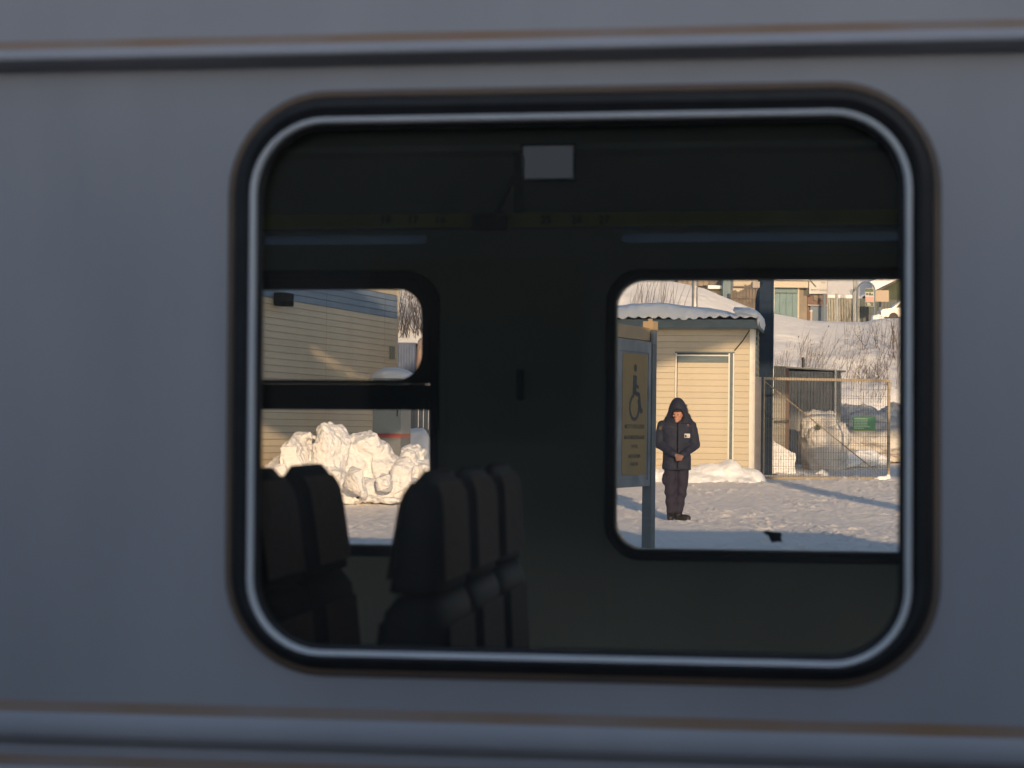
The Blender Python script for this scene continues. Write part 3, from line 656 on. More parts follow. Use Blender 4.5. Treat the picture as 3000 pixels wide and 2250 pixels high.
mb = MB(); a = on_plane(2196, 967, corner - ds*.2, dl); b = on_plane(2152, 1027, corner - ds*.03, dl); mb.tube([a, (a+b)/2 + Vector((.02, 0, 0)), b], .012, 5); mb.build('stay_cable', M_DARKMETAL, shed)
# drift along the foot of the front
def heap(name, lumps, label, m=None, cat='snow heap', group=None):
    mb = MB()
    for kw in lumps: lump(mb, **kw)
    return tag(mb.build(name, m or S_FRESH, smooth=True), label, cat, group)
mb = MB()
for px, py, rx, rz, sd in ((1850, 1424, .7, .36, 1), (1990, 1424, .75, .27, 2), (2085, 1405, .60, .34, 3), (2136, 1392, .36, .42, 4), (2195, 1412, .36, .26, 5), (2040, 1430, 1.0, .16, 6), (2170, 1424, .4, .12, 7)):
    p = P(px, py, 39.0); mb.ellipsoid((p.x, p.y - .02, zg - .10), (rx, .5 if sd < 6 else .75, rz + .1), 24, 14)
off = Vector((3.3, 39.0, zg)); me = eval_mesh(mb.mesh('snow_drift', off), [('REMESH', dict(mode='VOXEL', voxel_size=.025)), ('SMOOTH', dict(iterations=26, factor=.5))]); me.name = 'snow_drift'; me.materials.clear()
v = np.empty(len(me.vertices)*3); me.vertices.foreach_get('co', v); v = v.reshape(-1, 3); v[:,2] += fbm(v[:,0]*2.2, v[:,1]*2.2, v[:,2]*2, o=4, s=71)*.035 - .05*np.clip(1-np.abs(v[:,0]*.9+v[:,2]*.8-.2)*9, 0, 1)*.4; v[:,1] += fbm(v[:,0]*3.5, v[:,2]*4, o=4, s=72)*.05
me.vertices.foreach_set('co', v.ravel()); me.update(); tag(link('snow_drift', me, S_FRESH, None, True, off), 'soft sunlit snow drift banked against the foot of the cream shed', 'snow drift')
# ------------------------------------------------------------------ posts, mast and gate
def post_box(name, m, px0, px1, py_top, d, z0, label, cat, depth=None, lean=0):
    a = P(px0, py_top, d); b = P(px1, py_top, d); w = b.x - a.x; dp = depth or w; x = (a.x + b.x)/2
    mb = MB(); vs, fs = rounded((x-w/2, d, z0), (x+w/2, d+dp, a.z), min(.012, w*.12), 2); mb.add(vs, fs)
    return tag(mb.build(name, m), label, cat)
gp = post_box('gate_post', M_BROWNPOST, 2207, 2231, 1104, 39.52, float(gz(0, 39.5)) - .1, 'square brown grey steel post at the hinge side of the mesh gate', 'post')
mast = thing('steel_mast', (0, 0, 0), 'tall thick blue painted mast rising behind the shed corner', 'mast')
a = P(2225, 900, 41.2); b = P(2267, 900, 41.2); x = (a.x+b.x)/2; w = b.x-a.x; mast.location = (x, 41.4, float(gz(0, 41.4)))
mb = MB(); zt = 9.0; z0 = float(gz(0, 41.4)) - .1; mb.box((x-w/2, 41.2, z0), (x-w/2+.045, 41.5, zt)); mb.box((x+w/2-.045, 41.2, z0), (x+w/2, 41.5, zt)); mb.box((x-w/2+.0451, 41.215, z0), (x+w/2-.0451, 41.485, zt)); mb.build('column', M_BLUEPOST, mast)
mb = MB(); mb.box((x+w/2+.0005, 41.196, z0), (x+w/2+.010, 41.23, zt)); mb.build('lit_edge_strip', M_WHITE, mast)  # pale strip that paints the sunlit edge of the mast
mb = MB(); mb.box((x-.25, 41.1, z0-.02), (x+.25, 41.6, z0+.12)); mb.build('base_plate', M_BLUEPOST, mast)
vp = thing('vent_pipe', P(2213, 1000, 40.0), 'thin dark bent pipe standing by the shed roof corner beside the mast', 'pipe')
mb = MB(); mb.tube([P(2214, 1010, 40.05), P(2215, 940, 40.05), P(2218, 880, 40.05), P(2222, 852, 40.0), P(2228, 836, 40.0), P(2233, 828, 40.1)], .032, 8); mb.build('pipe', M_BLUEPOST, vp)
mb = MB(); mb.box(tuple(P(2205, 843, 39.98)), tuple(P(2222, 827, 40.2))); mb.build('bracket', M_BROWNPOST, vp)
mb = MB(); mb.tube([P(2035, 910, 44.0), P(2035, 1300, 44.0) * 0 + Vector((P(2035, 910, 44).x, 44.0, .5)), ], .068, 12)
lp = thing('chimney_pole', (P(2035, 910, 44.0).x, 44.0, .5), 'shiny galvanised pole rising behind the snow covered shed roof', 'pole')
pts = [Vector((P(2035, 910, 44).x, 44, .48)), Vector((P(2035, 910, 44).x, 44, 6.6))]
mb = MB(); mb.tube(pts, .066, 16); mb.build('shaft', M_GALV, lp, smooth=True)
for k in range(12): mb = MB(); z = 3.5 + .21*k; mb.tube([(pts[0].x, 44, z), (pts[0].x, 44, z+.03)], .072, 16); mb.build('band', M_GALV, lp)
# mesh gate
gd = Vector((math.cos(math.radians(14)), math.sin(math.radians(14)), 0)); g0 = P(2234, 1404, 39.62)
def on_gate(px, py): q = on_plane(px, py, g0, gd); return (q - g0).dot(gd), q.z
sw, zt0 = on_gate(2608, 1112); _, zb0 = on_gate(2420, 1404); GM = frame_M((g0.x, g0.y, 0), gd, (0, 0, 1))
gate = thing('mesh_gate', (g0.x + gd.x*sw/2, g0.y + gd.y*sw/2, zb0), 'tan framed welded mesh gate beside the cream shed', 'gate')
fw = .052
for nm, lo, hi in (('top_rail', (0, zt0-fw), (sw, zt0)), ('bottom_rail', (0, zb0), (sw, zb0+fw*.9)), ('stile', (0, zb0+fw*.9+.001), (fw*.6, zt0-fw-.001)), ('stile', (sw-fw, zb0+fw*.9+.001), (sw, zt0-fw-.001))):
    mb = MB(GM); mb.box((lo[0], lo[1], -.02), (hi[0], hi[1], .02)); mb.build(nm, M_GATE, gate)
mb = MB(GM); s = .06; rr = .0028
while s < sw - .06: mb.box((s-rr, zb0+.02, .0215), (s+rr, zt0+.06, .0265)); s += .0545
z = zb0 + .06; k = 0
while z < zt0:
    mb.box((.0, z-rr, .027), (sw, z+rr, .032)); z += (.05 if k % 4 == 1 else .145); k += 1
w_ = mb.build('mesh_wires', M_WIRE, gate); w_['kind'] = 'stuff'
a = on_gate(2243, 1118); b = on_gate(2572, 1384)
mb = MB(GM); mb.tube([(a[0], a[1], -.03), (b[0], b[1], -.03)], .012, 6); mb.build('brace', M_GATE, gate)
a = on_gate(2608, 1404); mb = MB(GM); mb.tube([(a[0]-.03, zb0+.3, -.035), (a[0]-.03, zb0-.24, -.035)], .01, 6); mb.build('drop_bolt', M_WIRE, gate)
a0, z1 = on_gate(2496, 1220); a1, z0 = on_gate(2561, 1262)
M_GREEN = mat('green_sign_face', (0.075, 0.23, 0.13), (0.085, 0.26, 0.15), scale=6, rough=0.5)
M_YEL = mat('yellow_edge', (0.60, 0.42, 0.10), rough=0.5)
M_PALEINK = mat('pale_print', (0.45, 0.60, 0.42), rough=0.6)
gs = thing('gate_notice', GM @ Vector(((a0+a1)/2, z0, .05)), 'small green notice board with pale text fixed to the mesh gate', 'sign')
mb = MB(GM); mb.box((a0, z0, .034), (a1, z1, .042)); mb.build('board', M_GREEN, gs)
mb = MB(GM); mb.box((a0, z0-.016, .034), (a1, z0-.001, .044)); mb.build('bottom_edge', M_YEL, gs)
rs = random.Random(3); W = a1-a0; Hh = z1-z0; mb = MB(GM)
for r in range(7):
    s = a0 + W*.07; end = a0 + W*(.66 if r < 5 else .80 if r == 5 else .5); zz = z1 - Hh*(.14 + .115*r)
    while s < end - .01: wl = rs.uniform(.02, .06); mb.box((s, zz-.010, .0422), (min(s+wl, end), zz+.008, .0435)); s += wl + .009
mb.build('text_lines', M_PALEINK, gs)
# small ground marker lumps and scraped arc are part of the snow
# ------------------------------------------------------------------ sheds and snow behind the gate
def corrugated(mb, s0, s1, z0, z1, y, per=.075, amp=.012):
    n = max(2, int((s1-s0)/per*4)); xs_ = [s0 + (s1-s0)*i/n for i in range(n+1)]; prof = [0, 1, 1, 0]
    for dy in (0, .004): mb.grid([[(x, z, y + dy + amp*prof[i % 4]) for i, x in enumerate(xs_)] for z in (z0, z1)])
tool = thing('tool_shed', P(2390, 1350, 46.5), 'dark corrugated metal tool shed behind the mesh gate', 'shed'); tool.location.z = .5
a, b = P(2308, 1090, 46), P(2466, 1092, 46); zt_ = a.z
mb = MB(frame_M((a.x, 46, 0), (1, 0.05, 0), (0, 0, 1))); corrugated(mb, 0, b.x-a.x, .45, zt_ + .02, 0); mb.build('front_wall', M_CORR, tool)
mb = MB(); mb.box((a.x+.01, 46.09, .45), (b.x-.01, 47.9, zt_-.02)); mb.build('body', M_TEALGREY, tool)
mb = MB(); mb.prism([(a.x-.35, 45.97, zt_+.11), (b.x+.10, 45.97, zt_+.021), (b.x+.10, 45.97, zt_+.05), (a.x-.35, 45.97, zt_+.15)], (0, 2.2, 0)); mb.build('roof', M_CORR, tool)
mb = MB(); p = P(2353, 1075, 46.8); mb.tube([(p.x, 46.8, zt_+.05), (p.x, 46.8, zt_+.38)], .035, 10); mb.build('stove_pipe', M_DARKMETAL, tool)
p = P(2448, 1200, 45.9); mb = MB(); mb.box((p.x-.02, 45.93, .5), (p.x+.02, 45.97, zt_+.12)); mb.build('corner_strip', M_WHITE, tool)
fp = thing('sheet_fence', P(2282, 1380, 44), 'light grey corrugated sheet fence panel left of the dark tool shed', 'fence'); fp.location.z = .5
a, b = P(2262, 1073, 44), P(2303, 1078, 44)
mb = MB(frame_M((a.x, 44, 0), (1, 0, 0), (0, 0, 1))); corrugated(mb, 0, b.x-a.x, .45, a.z, 0, per=.05, amp=.010); mb.build('sheet', M_CORRL, fp)
mb = MB(); mb.box((b.x+.003, 44.0, .45), (b.x+.07, 44.4, b.z-.02)); mb.build('edge_board', mat('reddish_board', (.16, .10, .085), rough=.8), fp)
dg_ = thing('dark_panel_fence', P(2245, 1380, 45), 'dark green boarding seen in the gap between gate post and grey sheet', 'fence'); dg_.location.z = .5
a, b = P(2226, 1085, 45), P(2266, 1085, 45); M_DKGREEN = mat('dark_green_board', (.045, .065, .045), (.06, .08, .055), scale=5, rough=.7)
for k in range(3): mb = MB(); x0 = a.x + (b.x-a.x)*k/3; mb.box((x0+.004, 45+.01*k, .45), (x0+(b.x-a.x)/3-.004, 45.05+.01*k, a.z - .05*k)); mb.build('board', M_DKGREEN, dg_)
def at(px, py, d): p = P(px, py, d); return (p.x, p.y, p.z)
heap('snow_block', [dict(c=at(2416, 1318, 43.6), r=(.46, .45, .52), seed=31, rough=.16, pw=.55, crink=.05), dict(c=at(2398, 1260, 43.8), r=(.40, .4, .42), seed=32, rough=.16, pw=.6), dict(c=at(2448, 1285, 43.7), r=(.28, .35, .34), seed=33, rough=.2, pw=.7)],
     'big hewn block of hard snow standing behind the mesh gate', m=S_DIRTY, cat='snow block')
mb = MB(); a, b, c_, d_ = P(2236, 1276, 42), P(2328, 1328, 42), P(2327, 1385, 42), P(2236, 1392, 42)
n = 14; rows = []
for i in range(n+1):
    t = i/n; x = a.x + (b.x-a.x)*t; zt_ = a.z + (b.z-a.z)*t + .02*float(vn(t*5, 0, s=3)); zb_ = .40; row = []
    for k in range(9): u = k/8; row.append((x + .03*float(vn(t*4, u*4, s=7)) + (.03*u if i == n else 0), 42 + .05*float(fbm(t*5, u*5, o=3, s=6)) - .12*(1-u), zb_ + (zt_-zb_)*u))
    row.append((x, 43.2, zt_+.02)); row.append((x, 43.3, .4)); rows.append(row)
mb.grid(rows); mb.add([rows[n][i] for i in range(11)], [tuple(range(11))]); tag(mb.build('snow_bank', S_FRESH, smooth=False), 'snow bank with a straight slanting top just inside the gate by the post', 'snow bank')
heap('snow_ridge', [dict(c=at(2560, 1285, 49), r=(1.5, 1.0, .60), seed=41, rough=.25, crink=.10), dict(c=at(2625, 1270, 49.5), r=(.8, 1.0, .75), seed=42, rough=.25, crink=.1), dict(c=at(2490, 1275, 50), r=(.75, 1.0, .75), seed=43, rough=.2, crink=.08)],
     'rumpled snow ridge at the foot of the hill behind the green notice', m=S_DIRTY, cat='snow ridge')
heap('snow_rubble', [dict(c=at(2475, 1350, 44), r=(.34, .3, .17), seed=51, sub=4), dict(c=at(2520, 1342, 44.5), r=(.45, .3, .20), seed=52, sub=4), dict(c=at(2560, 1348, 45), r=(.35, .3, .14), seed=53, sub=4), dict(c=at(2408, 1390, 41.2), r=(.13, .1, .10), seed=54, sub=4)],
     'low broken snow lumps on the yard behind the gate', cat='snow lumps')
heap('snow_spill', [dict(c=at(2585, 1401, 40.15), r=(.14, .06, .045), seed=55, sub=3), dict(c=at(2602, 1398, 40.2), r=(.05, .05, .06), seed=57, sub=3), dict(c=at(2570, 1403, 40.1), r=(.08, .05, .03), seed=56, sub=3)],
     'little heap of snow lying on the bottom rail of the gate', cat='snow lumps')
p = P(2397, 1252, 43.1); mb = MB(); vs, fs = rounded((-.04, -.03, -.05), (.05, .03, .05), .015, 2); mb.M = Matrix.Translation(p); mb.add(vs, fs); mb.add([(-.07, 0, .05), (-.02, -.02, .07), (.0, 0, .0)], [(0, 1, 2)])
tag(mb.build('twig_clump', M_DKGREEN), 'dark tuft stuck on the front of the big snow block', 'debris')
# ------------------------------------------------------------------ platform sign with the wheelchair symbol
M_SIGNSTEEL = mat('frosted_blue_grey_steel', (0.13, 0.145, 0.16), (0.33, 0.34, 0.35), scale=4, rough=0.7, stretch=(1, 1, .6), contrast=0.9)
M_SIGNPOST = mat('blue_grey_post', (0.115, 0.13, 0.14), (0.14, 0.155, 0.165), scale=6, rough=0.6)
M_SIGNYEL = mat('dull_yellow_panel', (0.34, 0.22, 0.075), (0.28, 0.19, 0.085), scale=4, rough=0.7, contrast=0.8)
M_SIGNINK = mat('dark_sign_print', (0.05, 0.055, 0.06), rough=0.7)
M_TAN = mat('tan_header', (0.46, 0.33, 0.19), (0.40, 0.29, 0.17), scale=7, rough=0.7)
pr = P(1902, 1420, 22.0); pl = P(1806, 1440, 21.15); pr.z = pl.z = 0
bd = (pr - pl).normalized(); BL = (pr - pl).length; SM = frame_M((pl.x, pl.y, 0), bd, (0, 0, 1))
sgn = thing('platform_sign', (pr.x, pr.y, 0), 'yellow accessibility sign with a wheelchair symbol on a blue grey post', 'sign')
zb_ = P(1880, 1424, 21.9).z; zt_ = P(1880, 1001, 21.9).z
mb = MB(SM); mb.box((-.25, zb_, -.03), (BL-.075, zt_, .03)); mb.build('frame', M_SIGNSTEEL, sgn)
for nm, lo, hi in (('frame_rail', (-.25, zt_-.13), (BL-.08, zt_-.005)), ('frame_rail', (-.25, zb_+.005), (BL-.08, zb_+.075)), ('frame_stile', (BL-.15, zb_+.076), (BL-.08, zt_-.131))):
    mb = MB(SM); mb.box((lo[0], lo[1], .031), (hi[0], hi[1], .042)); mb.build(nm, M_SIGNSTEEL, sgn)
ya, yb = .06, BL - .19; yz0, yz1 = zb_ + .13, zt_ - .155
mb = MB(SM); q = rrect(ya, yb, yz0, yz1, .04, 5); mb.prism([(p[0], p[1], .031) for p in q], (0, 0, .004)); face = mb.build('yellow_panel', M_SIGNYEL, sgn)
# wheelchair symbol: head, bent body, wheel
cxs = (ya+yb)/2 + .02; PH = yz1 - yz0; zc = 0.0; Wd = yb-ya; mb = MB(SM)
def disc(mb, x, z, r, n=20, r2=None, a0=0, a1=360):
    if r2 is None: mb.prism([(x + r*math.cos(2*math.pi*k/n), z + r*math.sin(2*math.pi*k/n), .0355) for k in range(n)], (0, 0, .002))
    else:
        for k in range(n):
            t0, t1 = math.radians(a0 + (a1-a0)*k/n), math.radians(a0 + (a1-a0)*(k+1)/n)
            mb.prism([(x+r2*math.cos(t0), z+r2*math.sin(t0), .0355), (x+r*math.cos(t0), z+r*math.sin(t0), .0355), (x+r*math.cos(t1), z+r*math.sin(t1), .0355), (x+r2*math.cos(t1), z+r2*math.sin(t1), .0355)], (0, 0, .002))
def strip(mb, pts, w):
    for (x0, z0), (x1, z1) in zip(pts, pts[1:]):
        d = Vector((x1-x0, z1-z0, 0)).normalized() * w/2; mb.prism([(x0-d.y-d.x*.6, z0+d.x-d.y*.6, .0355), (x0+d.y-d.x*.6, z0-d.x-d.y*.6, .0355), (x1+d.y+d.x*.6, z1-d.x+d.y*.6, .0355), (x1-d.y+d.x*.6, z1+d.x+d.y*.6, .0355)], (0, 0, .002))
wz = yz1 - PH*.44; disc(mb, cxs-.01, yz1 - PH*.115, .042); strip(mb, [(cxs-.02, yz1-PH*.20), (cxs-.03, yz1-PH*.31)], .10); strip(mb, [(cxs-.03, yz1-PH*.32), (cxs+.10, yz1-PH*.335), (cxs+.155, yz1-PH*.47), (cxs+.19, yz1-PH*.465)], .05)
strip(mb, [(cxs-.02, yz1-PH*.25), (cxs+.08, yz1-PH*.275)], .035); disc(mb, cxs-.03, wz, .150, 30, .112, 95, 400)
mb.build('wheelchair_symbol', M_SIGNINK, face)
for i, (s, sz) in enumerate((('МЕСТО ПОСАДКИ', .062), ('МАЛОМОБИЛЬНЫХ', .060), ('ГРУПП', .056), ('НАСЕЛЕНИЯ', .056), ('В ВАГОН', .052))):
    zz = yz0 + (yz1-yz0)*(.395 - .078*i) ; zz = yz0 + (yz1-yz0)*[.40, .31, .235, .155, .09][i]
    text(s, sz, SM @ Matrix.Translation((cxs-.02, zz, .0358)), M_SIGNINK, face, 'lettering', squeeze=1.0)
ps = .062; mb = MB(SM); top_z = P(1902, 942, 22).z
mb.box((BL-.074, -.02, -.055), (BL+.05, top_z-.10, .055)); mb.build('post', M_SIGNPOST, sgn)
mb = MB(SM); mb.box((BL-.082, top_z-.099, -.062), (BL+.058, top_z, .062)); mb.box((BL-.03, top_z+.0002, -.02), (BL+.0, top_z+.03, .02)); mb.build('post_cap', M_TAN, sgn)
mb = MB(SM); mb.box((-.25, zt_+.012, -.10), (BL-.09, zt_+.155, .028)); mb.build('header_board', M_TAN, sgn)
mb = MB(SM); mb.box((BL-.089, zt_-.02, .043), (BL-.0, zt_+.12, .07)); mb.build('clamp', M_SIGNSTEEL, sgn)

# ------------------------------------------------------------------ the man in the dark hooded jacket
M_SKIN = mat('weathered_skin', (0.46, 0.22, 0.16), (0.52, 0.27, 0.19), scale=30, rough=0.6)
M_JACKET = mat('dark_navy_jacket', (0.009, 0.012, 0.028), (0.014, 0.017, 0.036), scale=12, rough=0.8, bump=0.004, bscale=18)
M_TROUSER = mat('dark_plum_trousers', (0.014, 0.012, 0.027), (0.019, 0.016, 0.034), scale=12, rough=0.85, bump=0.004, bscale=16)
M_BOOT = mat('black_boot', (0.012, 0.012, 0.013), (0.02, 0.02, 0.02), scale=20, rough=0.6)
M_FUR = mat('dark_fur_trim', (0.02, 0.018, 0.02), rough=0.95)
M_KNIT = mat('dark_knit_cap', (0.022, 0.02, 0.024), (0.03, 0.028, 0.032), scale=40, rough=0.95)
M_HAND = mat('brown_hand_skin', (0.20, 0.11, 0.085), (0.24, 0.13, 0.10), scale=30, rough=0.8)  # darker brown for the hands than for the face
M_EYE = mat('eye_dark', (0.12, 0.07, 0.055), rough=0.3)
mp = P(1981, 1525, 28.9); man = thing('person', (mp.x, mp.y, float(gz(mp.x, mp.y)) + .0), 'man in a dark hooded jacket and dark trousers standing with clasped hands', 'person')
PM = Matrix.Translation(man.location)
def remeshed(mb, name, mats, parent, vox, smooth_it=4, slotf=None):
    me = mb.mesh(name, man.location); me = eval_mesh(me, [('REMESH', dict(mode='VOXEL', voxel_size=vox, use_smooth_shade=True)), ('SMOOTH', dict(iterations=smooth_it, factor=.5))])
    me.name = name; me.materials.clear()
    o = link(name, me, mats, parent, True)
    if slotf:
        for p in me.polygons: p.material_index = slotf(p.center)
    return o
HC = Vector((.012, -.035, 1.575)); HR = Matrix.Translation(HC) @ Matrix.Rotation(math.radians(-27), 4, 'Z') @ Matrix.Rotation(math.radians(4), 4, 'X')
# body: one continuous figure
mb = MB(PM)
mb.ellipsoid((0, .02, 1.20), (.16, .105, .30)); mb.ellipsoid((0, .02, .95), (.155, .11, .17)); mb.capsule((-.15, .02, 1.42), (.15, .02, 1.42), .06, .06)
mb.capsule((0, .01, 1.40), tuple(HC + Vector((0, .02, -.06))), .066, .058)
legs = (((-.088, .02, .90), (-.095, -.005, .50), (-.075, .02, .09)), ((.088, .02, .90), (.082, .0, .50), (.035, .03, .09)))
for h, k, a in legs: mb.capsule(h, k, .085, .058); mb.capsule(k, a, .056, .042)
mb.capsule((-.075, .03, .05), (-.085, -.13, .035), .04, .034); mb.capsule((.035, .03, .05), (.15, -.05, .035), .04, .034)
arms = (((-.20, .02, 1.41), (-.262, .03, 1.14), (-.045, -.205, .985)), ((.20, .02, 1.41), (.272, .03, 1.13), (.055, -.215, .965)))
for s, e, w in arms: mb.capsule(s, e, .056, .045); mb.capsule(e, w, .044, .030)
# hands: right one underneath, left one closed over it
def hand(mb, w, d, n, side, curl):
    w = Vector(w); d = Vector(d).normalized(); n = Vector(n).normalized(); l = d.cross(n) * side
    mb.capsule(w, w + d*.045 + l*.018, .026, .022, 10, 3); mb.capsule(w, w + d*.05 - l*.016, .026, .021, 10, 3)
    for i, (u, ln) in enumerate(((.033, .070), (.012, .080), (-.010, .075), (-.031, .058))):
        b = w + d*.066 + l*u; m_ = b + d*ln*.45 - n*ln*curl*.35; e = m_ + d*ln*.18 - n*ln*.45*curl
        mb.capsule(b - d*.02, b, .0105, .0100, 8, 3); mb.capsule(b, m_, .0100, .0092, 8, 3); mb.capsule(m_, e, .0092, .0080, 8, 3)
    t0 = w + d*.012 + l*.026; t1 = t0 + d*.032 + l*.018 - n*.012; t2 = t1 + d*.030 - n*.008; mb.capsule(t0, t1, .013, .011, 8, 3); mb.capsule(t1, t2, .011, .009, 8, 3)
hand(mb, (-.035, -.215, .975), (.92, -.18, -.38), (.1, -.95, .25), 1, .9)
hand(mb, (.058, -.232, .955), (-.88, -.30, -.30), (-.2, -.95, .2), -1, 1.0)
# head with brow, nose, lips, chin, ears
hb = MB(PM @ HR)
hb.ellipsoid((0, .012, .03), (.076, .096, .098), 24, 16); hb.ellipsoid((0, -.012, -.045), (.060, .072, .078), 20, 14); hb.capsule((-.028, -.082, .022), (.028, -.082, .022), .015, .015)
hb.capsule((0, -.088, .015), (0, -.106, -.020), .009, .0135); hb.capsule((-.012, -.094, -.025), (.012, -.094, -.025), .009, .009)
hb.capsule((-.018, -.084, -.056), (.018, -.084, -.056), .0085, .0085); hb.capsule((-.016, -.083, -.068), (.016, -.083, -.068), .009, .009); hb.ellipsoid((0, -.066, -.098), (.027, .025, .022))
for s in (-1, 1): hb.ellipsoid((s*.043, -.062, -.015), (.024, .022, .022)); hb.ellipsoid((s*.074, .01, -.005), (.012, .022, .034))
mb.v += hb.v and []; k0 = len(mb.v); mb.v += hb.v; mb.f += [tuple(i + k0 for i in f) for f in hb.f]; mb.mi += hb.mi
body = remeshed(mb, 'body', [M_SKIN, M_HAND], man, .0065, 3, lambda c: 1 if c.z < 1.1 else 0)
for s in (-1, 1):
    eb = MB(PM @ HR); eb.ellipsoid((s*.030, -.0835, .004), (.0125, .006, .0055), 10, 6); eb.build('eye', M_EYE, body, True)
# trousers
mb = MB(PM)
mb.ellipsoid((0, .02, .92), (.192, .14, .17)); 
for h, k, a in legs:
    mb.capsule(Vector(h)+Vector((0, 0, .02)), k, .108, .084); mb.capsule(k, Vector(a)+Vector((0, 0, .07)), .083, .072); mb.capsule(Vector(a)+Vector((0, -.012, .12)), Vector(a)+Vector((0, -.012, .07)), .076, .074)
mb.ellipsoid((-.185, .02, .62), (.028, .07, .09)); tr = remeshed(mb, 'trousers', [M_TROUSER], man, .012, 3)
v = np.empty(len(tr.data.vertices)*3); tr.data.vertices.foreach_get('co', v); v = v.reshape(-1, 3)
fold = .007*np.sin((v[:,2]*34 + 3*vn(v[:,0]*7, v[:,1]*7, v[:,2]*4, s=2))) * np.clip((.55-np.abs(v[:,2]-.28))/.4, 0, 1) + .006*vn(v[:,0]*16, v[:,1]*16, v[:,2]*9, s=4)
nrm = np.array([tuple(x.normal) for x in tr.data.vertices]); v += nrm*fold[:,None]; tr.data.vertices.foreach_set('co', v.ravel()); tr.data.update()
# boots
for (ax, ay), (tx, ty) in (((-.078, .035), (-.10, -.17)), ((.032, .045), (.165, -.07))):
    mb = MB(PM); d = Vector((tx-ax, ty-ay, 0)).normalized(); mb.capsule((ax, ay, .16), (ax, ay, .06), .062, .060); mb.capsule((ax, ay, .055), (tx, ty, .045), .054, .046); mb.capsule((ax + d.x*.12, ay+d.y*.12, .05), (tx, ty, .05), .053, .045)
    bo = remeshed(mb, 'boot', [M_BOOT], man, .010, 2)
    vv = np.empty(len(bo.data.vertices)*3); bo.data.vertices.foreach_get('co', vv); vv = vv.reshape(-1, 3); vv[:,2] = np.maximum(vv[:,2], .002); bo.data.vertices.foreach_set('co', vv.ravel()); bo.data.update()
# jacket: lofted trunk and tapered sleeves joined into one surface, folds pressed in
mb = MB(PM); rows = []
for z, hw, hd, dx in ((.752, .208, .152, .0), (.77, .213, .157, .0), (.86, .214, .158, .0), (.98, .205, .150, .0), (1.10, .208, .150, .0), (1.22, .222, .152, 0), (1.34, .236, .150, 0), (1.43, .232, .135, 0), (1.475, .190, .118, .004), (1.505, .130, .105, .006), (1.53, .095, .095, .008)):
    rows.append([(dx + hw*math.copysign(abs(math.cos(2*math.pi*k/40))**.85, math.cos(2*math.pi*k/40)), .02 + hd*math.copysign(abs(math.sin(2*math.pi*k/40))**.85, math.sin(2*math.pi*k/40)), z) for k in range(40)])
mb.loft(rows)
for (s, e, w), sx in zip(arms, (-1, 1)):
    s, e, w = Vector(s), Vector(e), Vector(w); s = s + Vector((sx*.018, 0, -.005)); mb.capsule(s, e, .078, .076); mb.capsule(e, e + (w-e)*.88, .075, .056); c = e + (w-e)*.80; mb.capsule(c, e + (w-e)*.9, .061, .059)
jk = remeshed(mb, 'jacket', [M_JACKET], man, .011, 2)
v = np.empty(len(jk.data.vertices)*3); jk.data.vertices.foreach_get('co', v); v = v.reshape(-1, 3); nrm = np.array([tuple(x.normal) for x in jk.data.vertices])
fold = .008*vn(v[:,0]*11, v[:,1]*11, v[:,2]*15, s=11) + .006*(1-np.abs(vn(v[:,0]*14+v[:,2]*9, v[:,1]*9, v[:,2]*17, s=12)))**2 - .004
fold = fold - .008*np.exp(-((v[:,2]-1.055)/.018)**2) * (np.abs(v[:,0]) < .21)
v += nrm*fold[:,None]; jk.data.vertices.foreach_set('co', v.ravel()); jk.data.update()
def chest_y(x, z):                       # front surface of the trunk
    hw, hd = .225, .155; return .02 - hd * max(0.05, 1 - abs(x/hw)**(2/.85))**(.85/2) - .012
def patch(name, x0, x1, z0, z1, m, parent=jk, dy=.0):
    mb = MB(PM); y0, y1 = chest_y(x0, z0) - dy, chest_y(x1, z0) - dy; mb.prism([(x0, y0, z0), (x1, y1, z0), (x1, y1, z1), (x0, y0, z1)], (0, -.004, 0)); return mb.build(name, m, parent)
M_BADGE = mat('white_badge', (0.62, 0.60, 0.58), rough=0.5); M_PIPING = mat('pale_piping', (0.22, 0.22, 0.25), rough=0.6); M_EMB = mat('pink_emblem', (0.28, 0.12, 0.13), rough=0.7); M_PATCH = mat('olive_patch', (0.10, 0.09, 0.05), rough=0.8); M_ZIP = mat('black_zip', (.006, .006, .008), rough=1, spec=0)
bg_ = patch('badge', .098, .182, 1.232, 1.292, M_BADGE, dy=.006); patch('badge_photo', .105, .128, 1.238, 1.274, M_JACKET, bg_, dy=.0105); patch('badge_print', .140, .168, 1.250, 1.256, M_EMB, bg_, dy=.0105)
for i in range(7): patch('chest_piping', -.155 + i*.024, -.138 + i*.024, 1.390 - .004*abs(i-1), 1.393 - .004*abs(i-1), M_PIPING)
for i in range(4): patch('chest_piping', .11 + i*.022, .126 + i*.022, 1.394, 1.397, M_PIPING)
patch('chest_emblem', .135, .165, 1.412, 1.428, M_EMB)
mb = MB(PM); mb.box((-.008, chest_y(0, 1.2)-.006, .77), (.004, chest_y(0, 1.2)+.01, 1.46)); mb.build('zip', M_ZIP, jk)
mb = MB(PM); mb.prism([(-.268, -.045, 1.345), (-.235, -.062, 1.345), (-.230, -.062, 1.395), (-.262, -.045, 1.395)], (-.004, -.006, 0)); mb.build('sleeve_patch', M_PATCH, jk)
